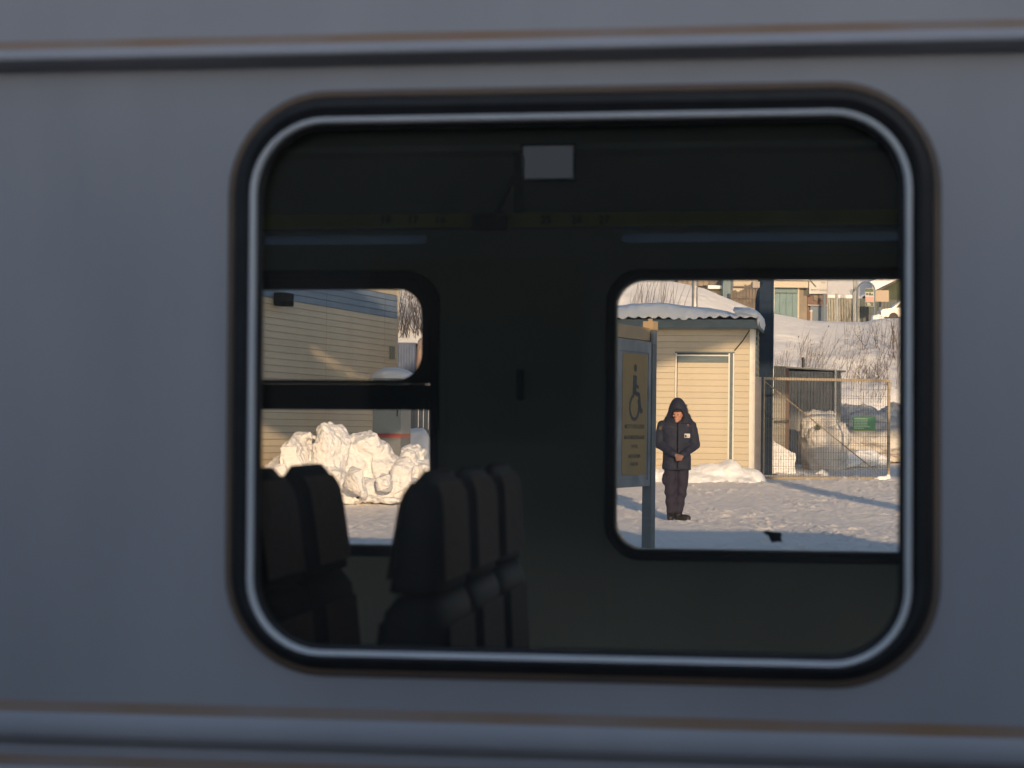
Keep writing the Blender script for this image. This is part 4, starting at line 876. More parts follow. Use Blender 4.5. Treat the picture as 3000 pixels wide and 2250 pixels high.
# hood with an opening for the face, fur on its rim, knitted cap beneath
rows = []; NZ, NA = 26, 56
prof = [(1.44, .215, .135, .012), (1.50, .205, .140, .018), (1.545, .180, .150, .015), (1.60, .152, .158, .012), (1.66, .138, .160, .010), (1.72, .118, .150, .008), (1.77, .092, .125, .006), (1.805, .062, .09, .004), (1.826, .030, .05, .003)]
pz = [p[0] for p in prof]
for i in range(NZ):
    z = 1.44 + (1.826-1.44)*i/(NZ-1); hw, hd, dx = (float(np.interp(z, pz, [p[k] for p in prof])) for k in (1, 2, 3))
    rows.append([(dx + hw*math.cos(2*math.pi*k/NA), .01 + hd*math.sin(2*math.pi*k/NA), z + .0*k) for k in range(NA)])
OX, OZ, OW, OH = -.004, 1.548, .088, .098
def in_open(x, y, z): return y < 0 and ((x-OX)/OW)**2 + ((z-OZ)/(OH if z > OZ else .105))**2 < 1
mb = MB(PM); vs = [p for r in rows for p in r]; fs = []
for i in range(NZ-1):
    for k in range(NA):
        q = (i*NA+k, i*NA+(k+1) % NA, (i+1)*NA+(k+1) % NA, (i+1)*NA+k); c = sum((Vector(vs[j]) for j in q), Vector())/4
        if not in_open(*c): fs.append(q)
fs.append(tuple((NZ-1)*NA + k for k in range(NA))); mb.add(vs, fs)
me = mb.mesh('hood', man.location); me = eval_mesh(me, [('SOLIDIFY', dict(thickness=.012, offset=-1)), ('SUBSURF', dict(levels=1, render_levels=1))]); me.name = 'hood'; me.materials.clear()
hood = link('hood', me, M_JACKET, man, True)
mb = MB(PM); rf = random.Random(5)
for k in range(150):
    t = 2*math.pi*k/150; x = OX + OW*1.03*math.cos(t); z = OZ + (OH if math.sin(t) > 0 else .105)*1.03*math.sin(t)
    if z < 1.47: continue
    hd = float(np.interp(z, pz, [p[2] for p in prof])); hw = float(np.interp(z, pz, [p[1] for p in prof])); y = .01 - hd*math.sqrt(max(.05, 1-((x-.01)/hw)**2))
    d = Vector((math.cos(t)*.7 + rf.uniform(-.4, .4), -.7, math.sin(t)*.5 + rf.uniform(-.4, .4))).normalized(); mb.tube([(x, y+.01, z), Vector((x, y, z)) + d*rf.uniform(.012, .028)], [.007, .001], 4)
for k in range(40):                      # ragged outer edge
    s = 1 if k % 2 else -1; z = rf.uniform(1.46, 1.72); hw = float(np.interp(z, pz, [p[1] for p in prof])); x = .012 + s*hw*.99; mb.tube([(x, -.02, z), (x + s*rf.uniform(.008, .02), -.03, z - rf.uniform(0, .02))], [.008, .001], 4)
ft = mb.build('fur_trim', M_FUR, hood); ft['kind'] = 'stuff'
mb = MB(PM @ HR); rows = []
for i in range(9):
    a = i/8*math.pi/2; rows.append([(.084*math.cos(a)*math.cos(2*math.pi*k/24), .010 + .104*math.cos(a)*math.sin(2*math.pi*k/24), .040 + .095*math.sin(a)) for k in range(24)])
mb.loft(rows); mb.build('knit_cap', M_KNIT, man, True)
# ------------------------------------------------------------------ big sided building on the left, its fittings
bR_ = P(1160, 1200, 39.0); bR_.z = 0; bdir = Vector((.278, .9606, 0)).normalized(); LB = 14.0; bL = bR_ - bdir * LB
bld = thing('station_building', bL + bdir*LB/2 + Vector((-1, 0, 0)), 'long beige building in horizontal siding with a blue band near its top', 'building')
def on_bld(px, py): q = on_plane(px, py, bR_, bdir); return (q - bL).dot(bdir), q.z
_, zb1 = on_bld(1159, 933); _, zb2 = on_bld(1159, 866); HB = (zb2 - zb1)/4; z0 = zb1
while z0 > .0: z0 -= HB
Mb = frame_M((bL.x, bL.y, 0), bdir, (0, 0, 1)); mb = MB(Mb); mb.box((.02, z0-.1, -6), (LB-.03, zb2+1.3, -.016)); mb.build('wall', M_BACKING, bld)
# boards run in three lengths, with joint strips between
cuts = [0.0, LB - on_bld(1159, 1000)[0]*0 - 7.9, on_bld(954, 1000)[0], on_bld(1125, 1000)[0], LB - .012]
cuts = [c for c in cuts]
for c0, c1 in zip(cuts, cuts[1:]):
    q = bL + bdir * (c0 + .006); L = c1 - c0 - .012
    boards(bld, q, bdir, L, z0, zb1 - .001, HB, M_SIDING2); boards(bld, q, bdir, L, zb1, zb2 - .001, HB, M_BLUESIDE); boards(bld, q, bdir, L, zb2, zb2 + 1.25, HB, M_SIDING2)
wallbox(bld, 'corner_trim', M_SIDING2, bL, bdir, LB-.011, LB+.02, z0, zb2+1.25, -.02, .02)
M_BLACKBOX = mat('matt_black', (.012, .012, .013), rough=.95, spec=.1)
a0, z1 = on_bld(797, 857); a1, zz0 = on_bld(857, 904)
a1 = a0 + .34
fl = thing('wall_floodlight', Mb @ Vector(((a0+a1)/2, zz0, .1)), 'black box floodlight mounted high on the beige siding', 'lamp')
mb = MB(Mb); vs, fs = rounded((a0, zz0, .03), (a1, z1, .26), .012, 2); mb.add(vs, fs); mb.build('housing', M_BLACKBOX, fl)
mb = MB(Mb); mb.box((a0+.03, zz0+.03, .2605), (a1-.03, z1-.03, .265)); mb.build('front_glass', M_BLACKBOX, fl)
mb = MB(Mb); mb.box(((a0+a1)/2-.03, zz0+.05, .0), ((a0+a1)/2+.03, z1-.05, .03)); mb.build('bracket', M_DARKMETAL, fl)
a0, z1 = on_bld(1139, 1014); a1, zz0 = on_bld(1149, 1053); mb = MB(Mb); vs, fs = rounded((a0, zz0, .014), (a1, z1, .06), .008, 2); mb.add(vs, fs)
tag(mb.build('meter_box', mat('grey_green_plastic', (.20, .21, .17), rough=.6)), 'narrow grey box fixed near the far corner of the beige building', 'meter box')
# electric cabinet with the red stripe
M_CAB = mat('pale_grey_cabinet', (0.28, 0.30, 0.295), (0.31, 0.33, 0.325), scale=3, rough=.55); M_RED = mat('red_stripe', (0.34, 0.075, 0.065), rough=.5); M_CABD = mat('dark_grey_plinth', (0.15, 0.165, 0.18), rough=.6)
ca = P(1091, 1280, 34.2); cb = P(1176, 1280, 34.2); czt = P(1130, 1108, 34.2).z; zr1 = P(1130, 1270, 34.2).z; zr0 = P(1130, 1283, 34.2).z
cab = thing('electric_cabinet', ((ca.x+cb.x)/2, 34.5, .15), 'pale grey street cabinet with a red stripe behind the snow heap', 'cabinet')
CD = .75; CM = frame_M((ca.x, 34.2, 0), (math.cos(.18), math.sin(.18)*-1, 0), (0, 0, 1)); cw = cb.x - ca.x
for nm, lo, hi, m in (('upper_body', zr1, czt, M_CAB), ('stripe', zr0, zr1-.001, M_RED), ('lower_body', .05, zr0-.001, M_CABD)):
    mb = MB(CM); mb.box((0, lo, -CD), (cw, hi, 0)); mb.build(nm, m, cab)
mb = MB(CM); mb.box((.02, zr1+.02, .001), (cw-.03, czt-.03, .012)); mb.build('door', M_CAB, cab)
mb = MB(CM); mb.box((cw-.07, zr1+.3, .0125), (cw-.055, zr1+.42, .03)); mb.build('handle', M_DARKMETAL, cab)
heap('cabinet_snow', [dict(c=((ca.x+cb.x)/2+.08, 34.55, czt+.02), r=(.38, .42, .17), seed=61, rough=.1, crink=.02, sub=4)], 'smooth cap of snow on top of the grey cabinet', cat='snow cap')
# things right of the building
M_CONT = mat('blue_container_paint', (0.10, 0.14, 0.24), (0.13, 0.17, 0.27), scale=5, rough=.6)
ct = thing('storage_container', P(1185, 1110, 45), 'blue upright container standing just beyond the corner of the beige building', 'container'); ct.location.z = .5
a, b = P(1150, 1008, 45), P(1217, 1011, 45); mb = MB(frame_M((a.x, 45, 0), (1, .1, 0), (0, 0, 1))); corrugated(mb, 0, b.x-a.x, .3, a.z, .02, per=.12, amp=.015); mb.build('front_panel', M_CONT, ct)
mb = MB(); mb.box((a.x+.01, 45.06, .3), (b.x-.005, 46.6, a.z-.02)); mb.build('body', M_CONT, ct)
mb = MB(); mb.box((a.x-.02, 45.0, a.z+.002), (b.x+.02, 46.65, a.z+.04)); mb.build('lid', M_CONT, ct)
mb = MB(frame_M((a.x, 45, 0), (1, .1, 0), (0, 0, 1))); mb.box((.33, 1.75, .04), (.45, 2.0, .06)); mb.build('latch', M_DARKMETAL, ct)
tarp = MB(); lump(tarp, c=at(1236, 1062, 46), r=(.16, .5, .62), seed=71, rough=.12, crink=.02, sub=4)
tag(tarp.build('covered_load', mat('pale_tarpaulin', (.55, .45, .40), (.42, .30, .27), scale=3, rough=.8), smooth=True), 'pale covered bundle standing right of the blue container', 'bundle')
pf = thing('grey_fence', P(1232, 1300, 41.5), 'dark grey panel fence behind the cabinet with the red stripe', 'fence'); pf.location.z = .4
a, b = P(1196, 1190, 41.5), P(1330, 1190, 41.5); n = 9
for k in range(n): x0 = a.x + (b.x-a.x)*k/n; mb = MB(); mb.box((x0+.006, 41.5, .35), (x0+(b.x-a.x)/n-.006, 41.54, a.z + .02*math.sin(k*2.3))); mb.build('slat', M_CORR, pf)
mb = MB(); mb.box((a.x, 41.545, 1.2), (b.x, 41.6, 1.28)); mb.build('rail', M_CORR, pf)
heap('snow_wedge', [dict(c=at(1215, 1345, 39.5), r=(.36, .5, .66), seed=72, rough=.15, crink=.03, sub=4)], 'smooth wedge of snow leaning on the grey fence beside the cabinet', cat='snow wedge')

# ------------------------------------------------------------------ ploughed snow heap in front of the building
def chunk(mb, px, py, d, rx_px, rz_px, ry, seed, n=22):      # angular clod: hull of scattered points
    p = P(px, py, d); s = d/F; rc = random.Random(seed); bm = bmesh.new()
    for _ in range(n):
        v = Vector((rc.gauss(0, 1), rc.gauss(0, 1), rc.gauss(0, 1))).normalized() * rc.uniform(.88, 1.12)
        v = Vector([math.copysign(abs(c)**.72, c) for c in v]); bm.verts.new((p.x + v.x*rx_px*s, p.y + v.y*ry, p.z + v.z*rz_px*s))
    r = bmesh.ops.convex_hull(bm, input=list(bm.verts)); bmesh.ops.delete(bm, geom=[g for g in r['geom_interior'] if isinstance(g, bmesh.types.BMVert)], context='VERTS')
    bm.verts.index_update(); mb.add([v.co.copy() for v in bm.verts], [tuple(v.index for v in f.verts) for f in bm.faces]); bm.free()
def fused(name, mb, vox, label, cat, smooth_it=3, a1=.05, a2=.03, a3=.012, seed=1):
    off = sum((Vector(v) for v in mb.v), Vector()) / len(mb.v); off.z = min(v[2] for v in mb.v)
    me = eval_mesh(mb.mesh(name, off), [('REMESH', dict(mode='VOXEL', voxel_size=vox)), ('SMOOTH', dict(iterations=smooth_it, factor=.5))]); me.name = name; me.materials.clear()
    v = np.empty(len(me.vertices)*3); me.vertices.foreach_get('co', v); v = v.reshape(-1, 3); nr = np.empty_like(v); me.vertices.foreach_get('normal', nr.ravel()) if False else None
    nr = np.array([tuple(x.normal) for x in me.vertices]); x, y, z = v.T
    r1 = (1 - np.abs(vn(x*3.1, y*3.1, z*3.1, s=seed)))**3; r2 = (1 - np.abs(vn(x*7.3 + .8*vn(x*3, y*3, z*3, s=seed+4), y*7.3, z*7.3, s=seed+1)))**4; r3 = fbm(x*16, y*16, z*16, o=3, s=seed+2)
    blocky = np.floor(vn(x*5, y*5, z*5, s=seed+7)*2.5)/2.5
    v += nr * (a1*(.35 - r1) + a2*(.25 - r2) + a3*r3 + a2*.7*blocky)[:, None]; me.vertices.foreach_set('co', v.ravel()); me.update()
    return tag(link(name, me, S_HEAP, None, True, off), label, cat)
mb = MB()
for q in ((900, 1400, 32.5, 120, 80, .5, 51), (1100, 1410, 32.7, 130, 66, .5, 52), (1220, 1420, 32.6, 70, 60, .5, 53), (1020, 1380, 32.6, 70, 80, .5, 54), (866, 1345, 32.3, 53, 82, .7, 1), (972, 1335, 32.3, 56, 98, .75, 2), (990, 1300, 32.4, 42, 62, .5, 23), (948, 1410, 32.0, 85, 66, .7, 3), (880, 1430, 31.9, 95, 50, .6, 4), (1078, 1352, 32.8, 62, 88, .7, 5), (1062, 1300, 32.9, 44, 42, .5, 25), (1120, 1345, 32.7, 40, 58, .6, 26),
          (1160, 1395, 32.6, 75, 76, .7, 6), (1205, 1360, 32.7, 36, 60, .6, 7), (1240, 1392, 32.5, 30, 52, .5, 8), (1020, 1430, 32.0, 75, 50, .5, 9), (1100, 1440, 31.8, 80, 40, .5, 10), (1190, 1440, 31.9, 70, 46, .5, 11), (1030, 1462, 31.4, 90, 16, .35, 12),
          (818, 1392, 31.9, 42, 46, .5, 13), (790, 1445, 31.7, 75, 40, .5, 14), (970, 1246, 32.3, 14, 12, .15, 15), (900, 1278, 32.3, 22, 16, .2, 16), (1240, 1330, 32.6, 10, 16, .12, 17), (1140, 1465, 31.3, 60, 12, .25, 18)):
    chunk(mb, *q)
fused('snow_heap', mb, .02, 'large ploughed heap of lumpy sunlit snow against the beige building', 'snow heap', 1, .035, .022, .014, 5)
for q, lab, sd in (((1046, 1408, 31.2, 38, 46, .34, 41, 14), 'grey shaded angular snow boulder at the front of the big heap', 11), ((1178, 1382, 31.8, 38, 44, .34, 42, 30), 'smooth domed snow boulder on the right of the big heap', 12),
                   ((1126, 1416, 31.3, 26, 28, .25, 43, 20), 'crumbly rounded snow boulder low between the two larger boulders', 13), ((1068, 1450, 30.9, 12, 16, .12, 44, 12), 'small pointed lump of sunlit snow lying at the foot of the heap', 14)):
    mb = MB(); chunk(mb, *q); fused('snow_boulder', mb, .012, lab, 'snow boulder', 2, .02, .015, .007, sd)
p = P(1048, 1458, 30.7); mb = MB(); lump(mb, c=(p.x, p.y, p.z), r=(.03, .03, .02), seed=4, sub=2); tag(mb.build('dark_stone', M_DARKMETAL), 'small dark stone on the snow below the grey boulder', 'stone')

# ------------------------------------------------------------------ dry stems and bushes
M_STEM = mat('dry_stem', (0.12, 0.09, 0.075), (0.19, 0.15, 0.12), scale=3, rough=.9)
M_BARK = mat('dark_twig', (0.06, 0.045, 0.04), (0.10, 0.075, 0.06), scale=4, rough=.9)
rs = random.Random(11)
def stem(mb, p, h, lean, r0, head=False, kink=True):
    a = p - Vector((0, 0, .1)); bend = Vector((rs.gauss(0, .07), rs.gauss(0, .05), 0)) * h; d = Vector((lean, rs.uniform(-.2, .2), 1)).normalized()
    m1 = a + d*h*.5 + bend*.3; e = a + d*h + bend; mb.tube([a, m1, e], [r0, r0*.75, r0*.3], 3, cap=False)
    if rs.random() < .5: q = m1 + (e-m1)*rs.uniform(0, .5); mb.tube([q, q + Vector((rs.uniform(-.3, .3), rs.uniform(-.1, .1), rs.uniform(.1, .3)))*h*.5], [r0*.5, r0*.25], 3, cap=False)
    if head: mb.ellipsoid(tuple(e), (r0*2.2, r0*2.2, r0*3), 5, 4)
mb = MB()
def scatter(mb, n, x0, x1, y0, y1, h0, h1, lean0, lean1, r=.011, dens=None):
    for _ in range(n):
        px, py = rs.uniform(x0, x1), rs.uniform(y0, y1)
        if dens and rs.random() > dens(px, py): continue
        p = hit_hill(px, py); k = p.y/60; stem(mb, p, rs.uniform(h0, h1)*min(k, 1.5), rs.uniform(lean0, lean1), r*min(k, 1.6)*rs.uniform(.7, 1.2), rs.random() < .12)
scatter(mb, 270, 2440, 2680, 975, 1150, .45, 1.15, -.15, .40, r=.0065, dens=lambda x, y: .25 + .75*((x-2440)/240)**1.3)
scatter(mb, 110, 2330, 2520, 1010, 1130, .4, .9, .15, .7, r=.006)
scatter(mb, 110, 2265, 2420, 1040, 1110, .35, .8, -.05, .35, r=.0065)
scatter(mb, 40, 2480, 2660, 1090, 1190, .5, 1.1, -.1, .7, r=.008)
st = mb.build('dry_stems', M_STEM, normals=False); tag(st, 'thicket of thin dry stems poking through the hillside snow', 'dry stems', kind='stuff')
mb = MB(); scatter(mb, 42, 1835, 1990, 905, 960, .8, 1.8, .02, .30, r=.010); 
tag(mb.build('hillside_twigs', M_BARK, normals=False), 'sparse leaning bare twigs on the snow slope above the shed roof', 'twigs', kind='stuff')
for px, py, h, ln, lab in ((2398, 1008, 1.1, .5, 'single dark leaning stalk halfway up the bare snow slope'), (2352, 1072, 1.5, -.12, 'tall dark dry stalk rising above the tool shed stove pipe'), (2590, 1105, 2.0, .06, 'tallest dark bush stem right of the gate on the slope')):
    mb = MB(); p = hit_hill(px, py); stem(mb, p, h, ln, .014, True); tag(mb.build('dry_stalk', M_BARK, normals=False), lab, 'stalk')
def bush(px, py, d, n, h, spread, lab, seed):
    rs.seed(seed); p = hit_hill(px, py)
    b = thing('bare_bush', p, lab, 'bush'); mb = MB()
    for _ in range(n):
        base = p + Vector((rs.gauss(0, spread*.35), rs.gauss(0, .4), -.1)); lean = rs.gauss(0, .38); hh = h*rs.uniform(.6, 1.1)
        d1 = Vector((lean, rs.gauss(0, .2), 1)).normalized(); e = base + d1*hh; m1 = base + d1*hh*.5 + Vector((rs.gauss(0, .06), 0, 0))
        mb.tube([base, m1, e], [.016, .011, .004], 4, cap=False)
        for _k in range(4):
            t = rs.uniform(.3, .95); q = base.lerp(e, t); mb.tube([q, q + Vector((rs.gauss(0, .45), rs.gauss(0, .2), rs.uniform(.2, .7)))*hh*.35], [.006, .002], 3, cap=False)
    mb.build('branches', M_BARK, b, normals=False)
bush(1195, 985, 88, 44, 3.4, 1.5, 'bare tangled bush on the slope beyond the beige building corner', 5)
bush(1242, 980, 89, 24, 3.0, 1.0, 'bare bush at the right rim of the small upper pane', 6)
bush(2600, 1020, 86, 18, 1.8, 2.2, 'densest clump of bare stems on the slope below the white car', 8)
bush(2645, 1060, 80, 14, 1.7, 1.6, 'bare bush at the right edge of the window under the car', 9)
bush(2560, 1110, 82, 16, 1.0, 1.0, 'low bare bush in the blue shade just above the gate corner', 10)
rs.seed(12)

# ------------------------------------------------------------------ upper road: sheds, shop, fences, car
M_TEAL = mat('teal_garage_paint', (0.12, 0.20, 0.215), (0.15, 0.24, 0.255), scale=1.2, rough=.6)
M_CREAMW = mat('cream_board', (0.52, 0.46, 0.37), rough=.7); M_GREYW = mat('grey_brown_wall', (0.24, 0.20, 0.16), (0.28, 0.24, 0.19), scale=1, rough=.8)
M_WOOD = mat('old_wood', (0.20, 0.17, 0.145), (0.14, 0.12, 0.105), scale=2, rough=.9); M_BRICK = mat('brownish_wall', (0.20, 0.13, 0.11), rough=.85)
M_SIGNW = mat('white_shop_board', (0.55, 0.54, 0.53), rough=.6); M_INK = mat('black_print', (.03, .03, .035), rough=.7); M_FENCEG = mat('grey_green_fence', (0.075, 0.095, 0.095), (0.10, 0.12, 0.12), scale=1, rough=.6)
M_BLUEP = mat('blue_grey_post', (0.13, 0.17, 0.22), rough=.6); M_GREENB = mat('dark_green_wall', (0.05, 0.065, 0.04), (0.07, 0.085, 0.055), scale=1, rough=.8); M_PINK = mat('pink_poster', (0.55, 0.30, 0.28), rough=.6); M_LEAF = mat('poster_green', (0.10, 0.14, 0.08), rough=.7); M_PLY = mat('plywood_board', (0.46, 0.37, 0.28), rough=.7)
def bx(parent, name, m, px0, px1, py0, py1, d, depth, zlow=None):
    a = P(px0, py0, d); b = P(px1, py1, d); mb = MB(); mb.box((a.x, d, b.z if zlow is None else zlow), (b.x, d+depth, a.z)); return mb.build(name, m, parent)
def base_at(px, d): p = P(px, 930, d); return Vector((p.x, d, float(hill(p.x, d))))
D = 150
gar = thing('garage', base_at(2305, D), 'teal garage with a cream snow-lit roof edge right beside the mast', 'garage'); zl = gar.location.z - .8
bx(gar, 'front_wall', M_TEAL, 2262, 2340, 843, 930, D, .1, zl)
for k in range(4): x0 = 2266 + 18.5*k; bx(gar, 'door_plank', M_TEAL, x0+.6, x0+17.6, 856, 930, D-.06-.012*(k % 2), .05, zl)
bx(gar, 'cross_bar', M_DARKMETAL, 2262, 2336, 857, 859.5, D-.16, .05); bx(gar, 'corner_post', M_CREAMW, 2337, 2341, 843, 935, D-.1, .09, zl)
bx(gar, 'side_wall', M_GREYW, 2341, 2364, 838, 935, D+.15, 3.5, zl); bx(gar, 'roof_edge', M_CREAMW, 2255, 2368, 822, 843, D-.5, 4.6); bx(gar, 'roof_snow', S_FRESH, 2250, 2372, 812, 821.7, D-.7, 5.0)
bx(gar, 'body', M_GREYW, 2264, 2339, 845, 930, D+.102, 3.2, zl)
shop = thing('shop_hut', base_at(2392, D), 'small shop hut with barred windows under a white lettered board', 'hut'); zl = shop.location.z - .8
sf = bx(shop, 'wall', M_BRICK, 2366, 2424, 815, 935, D+.4, 3, zl)
for x0 in (2383, 2401):
    w = bx(shop, 'window', M_CREAMW, x0, x0+11, 862, 880, D+.33, .06)
    for k in range(4): bx(w, 'bar', M_DARKMETAL, x0+1.2+k*2.7, x0+1.9+k*2.7, 861, 881, D+.26, .03)
bx(shop, 'lower_panel', M_BLUEP, 2374, 2424, 897, 940, D+.2, .15, zl); bx(shop, 'awning', M_DARKMETAL, 2355, 2376, 838, 866, D+.1, .25); bx(shop, 'ledge', M_SIGNW, 2366, 2424, 893, 895.5, D+.05, .3)
sb = bx(shop, 'shop_board', M_SIGNW, 2371, 2423, 812, 861, D-.05, .12)
p = P(2399, 850, D-.06); text('РЕМОНТ ОБОДОВ', .19, frame_M((p.x, p.y, p.z), (1, 0, 0), (0, 0, 1)), M_INK, sb, squeeze=.72); p = P(2412, 828, D-.06); text('КМ', .2, frame_M((p.x, p.y, p.z), (1, 0, 0), (0, 0, 1)), M_INK, sb); 
a, b = P(2371, 818, D-.1), P(2391, 840, D-.1); mb = MB(); mb.bar(a, b, .12, .05); mb.build('board_emblem', M_LEAF, sb)
hyd = thing('standpipe', base_at(2376, D-4), 'short tan standpipe with a white cap in front of the shop hut', 'standpipe'); p = hyd.location; mb = MB(); mb.tube([p - Vector((0, 0, .3)), p + Vector((0, 0, .75))], .10, 10); mb.build('body', M_PLY, hyd); mb = MB(); mb.ellipsoid((p.x, p.y, p.z+.82), (.14, .14, .12), 10, 6); mb.build('cap', M_SIGNW, hyd)
fen = thing('sheet_fence', base_at(2470, D+2), 'long dark grey green sheet fence behind the upper road', 'fence'); zl = fen.location.z - 1.2
n = 44
for k in range(n): x0 = 2424 + (2640-2424)*k/n; bx(fen, 'sheet_rib', M_FENCEG, x0+.3, x0+(2640-2424)/n-.5, 874 + (4 if k > 30 else 0), 950, D+2 + .06*(k % 2), .06, zl)
bx(fen, 'rail', M_BLUEP, 2424, 2640, 915.5, 917.5, D+1.9, .06)
bx(fen, 'snow_strip', S_FRESH, 2426, 2505, 864, 873.5, D+2.0, .4)
for x0, lab in ((2416, 'blue grey fence post just right of the shop hut'), (2452, 'second blue grey fence post right of the shop hut'), (2507, 'thick blue grey post left of the arched poster stand'), (2580, 'blue grey fence post under the plywood board')):
    q = base_at(x0, D-1); w = 4 if x0 != 2507 else 7; a = P(x0-w, 815 if x0 in (2507,) else 860, D-1); b = P(x0+w, 860, D-1); mb = MB(); mb.box((a.x, D-1, q.z-.6), (b.x, D-.8, a.z)); tag(mb.build('fence_post', M_BLUEP), lab, 'post', 'posts along the upper road')
wf = thing('wire_fence', base_at(2470, D-2), 'tall thin wire fence in front of the dark sheet fence', 'fence'); mb = MB(); zl = wf.location.z - .8
for k in range(20):
    x0 = 2426 + k*4.8; a = P(x0, 812, D-2); mb.box((a.x-.006, D-2, zl), (a.x+.006, D-1.98, a.z))
w_ = mb.build('wires', M_GALV, wf); w_['kind'] = 'stuff'
bx(wf, 'rail', M_GALV, 2424, 2520, 917, 918, D-2.03, .02)
arch = thing('poster_stand', base_at(2540, D-3), 'arched stand holding a colourful poster beside the plywood board', 'poster stand'); q = arch.location; pts = []
for k in range(13):
    t = math.pi*k/12; p = P(2537 - 25*math.cos(t), 850 - 24*math.sin(t), D-3); pts.append(p)
mb = MB(); mb.tube([Vector((pts[0].x, D-3, q.z-.5))] + pts + [Vector((pts[-1].x, D-3, q.z-.5))], .07, 6); mb.build('arch_frame', M_BLUEP, arch)
po = bx(arch, 'poster', M_SIGNW, 2535, 2560, 845, 898, D-3.1, .06)
bx(po, 'poster_picture', M_LEAF, 2536, 2559, 846, 855, D-3.16, .03); bx(po, 'poster_picture', M_PINK, 2536, 2559, 869, 884, D-3.16, .03); bx(po, 'poster_picture', M_LEAF, 2536, 2559, 885, 897, D-3.16, .03)
for k, (x0, y0, w, h) in enumerate(((2538, 858, 6, 6), (2547, 857, 5, 8), (2554, 860, 4, 5), (2541, 887, 8, 3), (2541, 892, 10, 3))): bx(po, 'poster_mark', M_LEAF if k < 3 else M_SIGNW, x0, x0+w, y0, y0+h, D-3.2, .03)
pb = thing('plywood_board', base_at(2585, D-2.5), 'blank tan board on a post by the dark green house', 'board'); bx(pb, 'panel', M_PLY, 2563, 2604, 850, 884, D-2.5, .08); bx(pb, 'post', M_WOOD, 2582, 2586, 884.2, 940, D-2.45, .08, pb.location.z-.5)
gh = thing('green_house', base_at(2630, D+8), 'dark green house with a steep snow covered roof at the top right', 'house'); zl = gh.location.z - 2
p0, p1, p2 = P(2585, 848, D+8), P(2680, 800, D+8), P(2680, 848, D+8)
mb = MB(); mb.prism([(p0.x, D+8, zl), (P(2690, 848, D+8).x, D+8, zl), (P(2690, 800, D+8).x, D+8, P(2690, 795, D+8).z), (p0.x, D+8, p0.z)], (0, 9, 0)); mb.build('wall', M_GREENB, gh)
mb = MB(); a, b = P(2560, 852, D+7.6), P(2690, 788, D+7.6); mb.prism([a, b, b + Vector((0, 0, .9)), a + Vector((-.3, 0, .75))], (0, 10, 0)); mb.build('roof_snow', S_FRESH, gh)
mb = MB(); mb.prism([a + Vector((.2, -.02, -.12)), b + Vector((0, -.02, -.12)), b + Vector((0, -.02, -.003)), a + Vector((.2, -.02, -.003))], (0, .2, 0)); mb.build('eave_board', M_WOOD, gh)
# white car half hidden by the crest
M_CARW = mat('white_car_paint', (0.70, 0.68, 0.64), rough=.3); cp = base_at(2640, 135); cp.z -= .1
carw = thing('parked_car', cp, 'white car parked on the upper road at the right edge of the window', 'car')
dx = P(2582, 940, 135).x; prof = [(0, .35), (0.02, .78), (.12, .86), (.75, .95), (1.32, 1.42), (1.7, 1.50), (2.7, 1.48), (3.35, 1.05), (4.1, .92), (4.25, .7), (4.25, .35)]
rows = []
for w, y in ((.0, 0.0), (1, .05), (1, 1.65), (.0, 1.7)): rows.append([(dx + x, 135 + y + (.14*max(0, (z-.95)) if y < 1 else -.14*max(0, z-.95)), cp.z + z) for x, z in prof])
mb = MB(); mb.loft(rows[1:3]); mb.build('body', M_CARW, carw, smooth=False)
mb = MB(); mb.prism([(dx+x, 135.03 + .14*(z-.95), cp.z+z) for x, z in ((1.0, .98), (1.42, 1.38), (2.2, 1.40), (2.2, 1.0))], (0, .03, 0)); mb.build('side_window', M_DARKGLASS, carw)
mb = MB(); mb.prism([(dx+x, 135.03 + .14*(z-.95), cp.z+z) for x, z in ((2.26, 1.0), (2.26, 1.40), (2.62, 1.38), (3.1, 1.0))], (0, .03, 0)); mb.build('side_window', M_DARKGLASS, carw)
for x in (.85, 3.4):
    mb = MB(); mb.tube([(dx+x, 135.0, cp.z+.32), (dx+x, 135.25, cp.z+.32)], .32, 18); mb.build('wheel', M_BOOT, carw)
mb = MB(); mb.box((dx-.01, 135.15, cp.z+.62), (dx+.03, 135.5, cp.z+.76)); mb.build('headlight', M_GALV, carw)
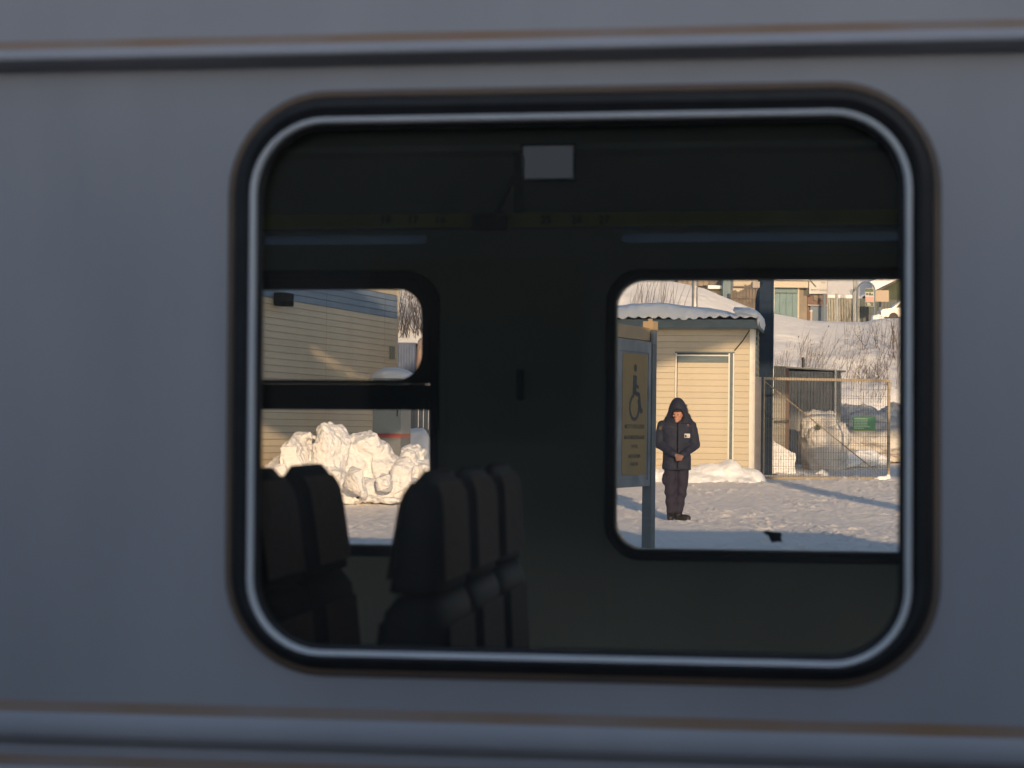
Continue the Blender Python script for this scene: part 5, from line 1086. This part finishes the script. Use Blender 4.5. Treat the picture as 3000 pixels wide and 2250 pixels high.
heap('snow_mound', [dict(c=at(2572, 938, 133), r=(.5, .5, .4), seed=111, rough=.2, sub=4)], 'lump of snow on the crest in front of the white car', cat='snow mound')
# junk fences and huts above the shed roof
wfz = thing('plank_fence', base_at(2170, 140), 'old brown plank fence at the top of the slope left of the mast', 'fence'); zl = wfz.location.z - .6; rs.seed(4)
for k in range(26): x0 = 2140 + 3.1*k; t0 = 852 - (k-8)*.8*(k > 8) + rs.uniform(-3, 3); bx(wfz, 'plank', M_WOOD, x0+.3, x0+2.7, t0 - (12 if k > 12 else 0), 900, 140 + .05*(k % 3), .05, zl)
bx(wfz, 'rail', M_WOOD, 2139, 2222, 872, 875, 139.9, .06)
hut = thing('wooden_hut', base_at(2060, 142), 'weathered hut with a dark roof beam up the slope behind the pole', 'hut'); zl = hut.location.z - .5
bx(hut, 'wall', M_WOOD, 1985, 2120, 815, 846, 143, 3, zl); bx(hut, 'roof_beam', M_DARKMETAL, 2012, 2118, 846.5, 849, 142, .3); bx(hut, 'roof_snow', S_FRESH, 2075, 2116, 836, 846, 141.9, 1.2); bx(hut, 'lit_panel', M_CREAMW, 2077, 2115, 850, 866, 142.8, .15); bx(hut, 'side_post', M_DARKMETAL, 2116, 2119, 836, 870, 142, .1, zl)
for k in range(6): bx(hut, 'board', M_GREYW, 1986 + k*15, 1999.5 + k*15, 808, 838 - 2*(k % 2), 142.4, .08)
bs = thing('blue_shed', base_at(2130, 141), 'narrow pale blue shed between the wooden hut and the plank fence', 'shed'); zl = bs.location.z - .5; bx(bs, 'wall', M_TEAL, 2119, 2140, 808, 872, 141, 1.5, zl); bx(bs, 'door', M_BLUEP, 2124, 2134, 826, 872, 140.95, .045, zl)
lh = thing('pale_house', base_at(2180, 160), 'pale boarded house at the top of the window left of the mast', 'house'); zl = lh.location.z - .5
bx(lh, 'wall', M_CREAMW, 2148, 2218, 800, 838, 160, 5, zl); bx(lh, 'eave', M_WOOD, 2144, 2222, 838.5, 841.5, 159.6, .3)
for k in range(12): bx(lh, 'board', M_CREAMW, 2150 + k*5.6, 2154.8 + k*5.6, 801, 838, 159.9 - .02*(k % 2), .08)
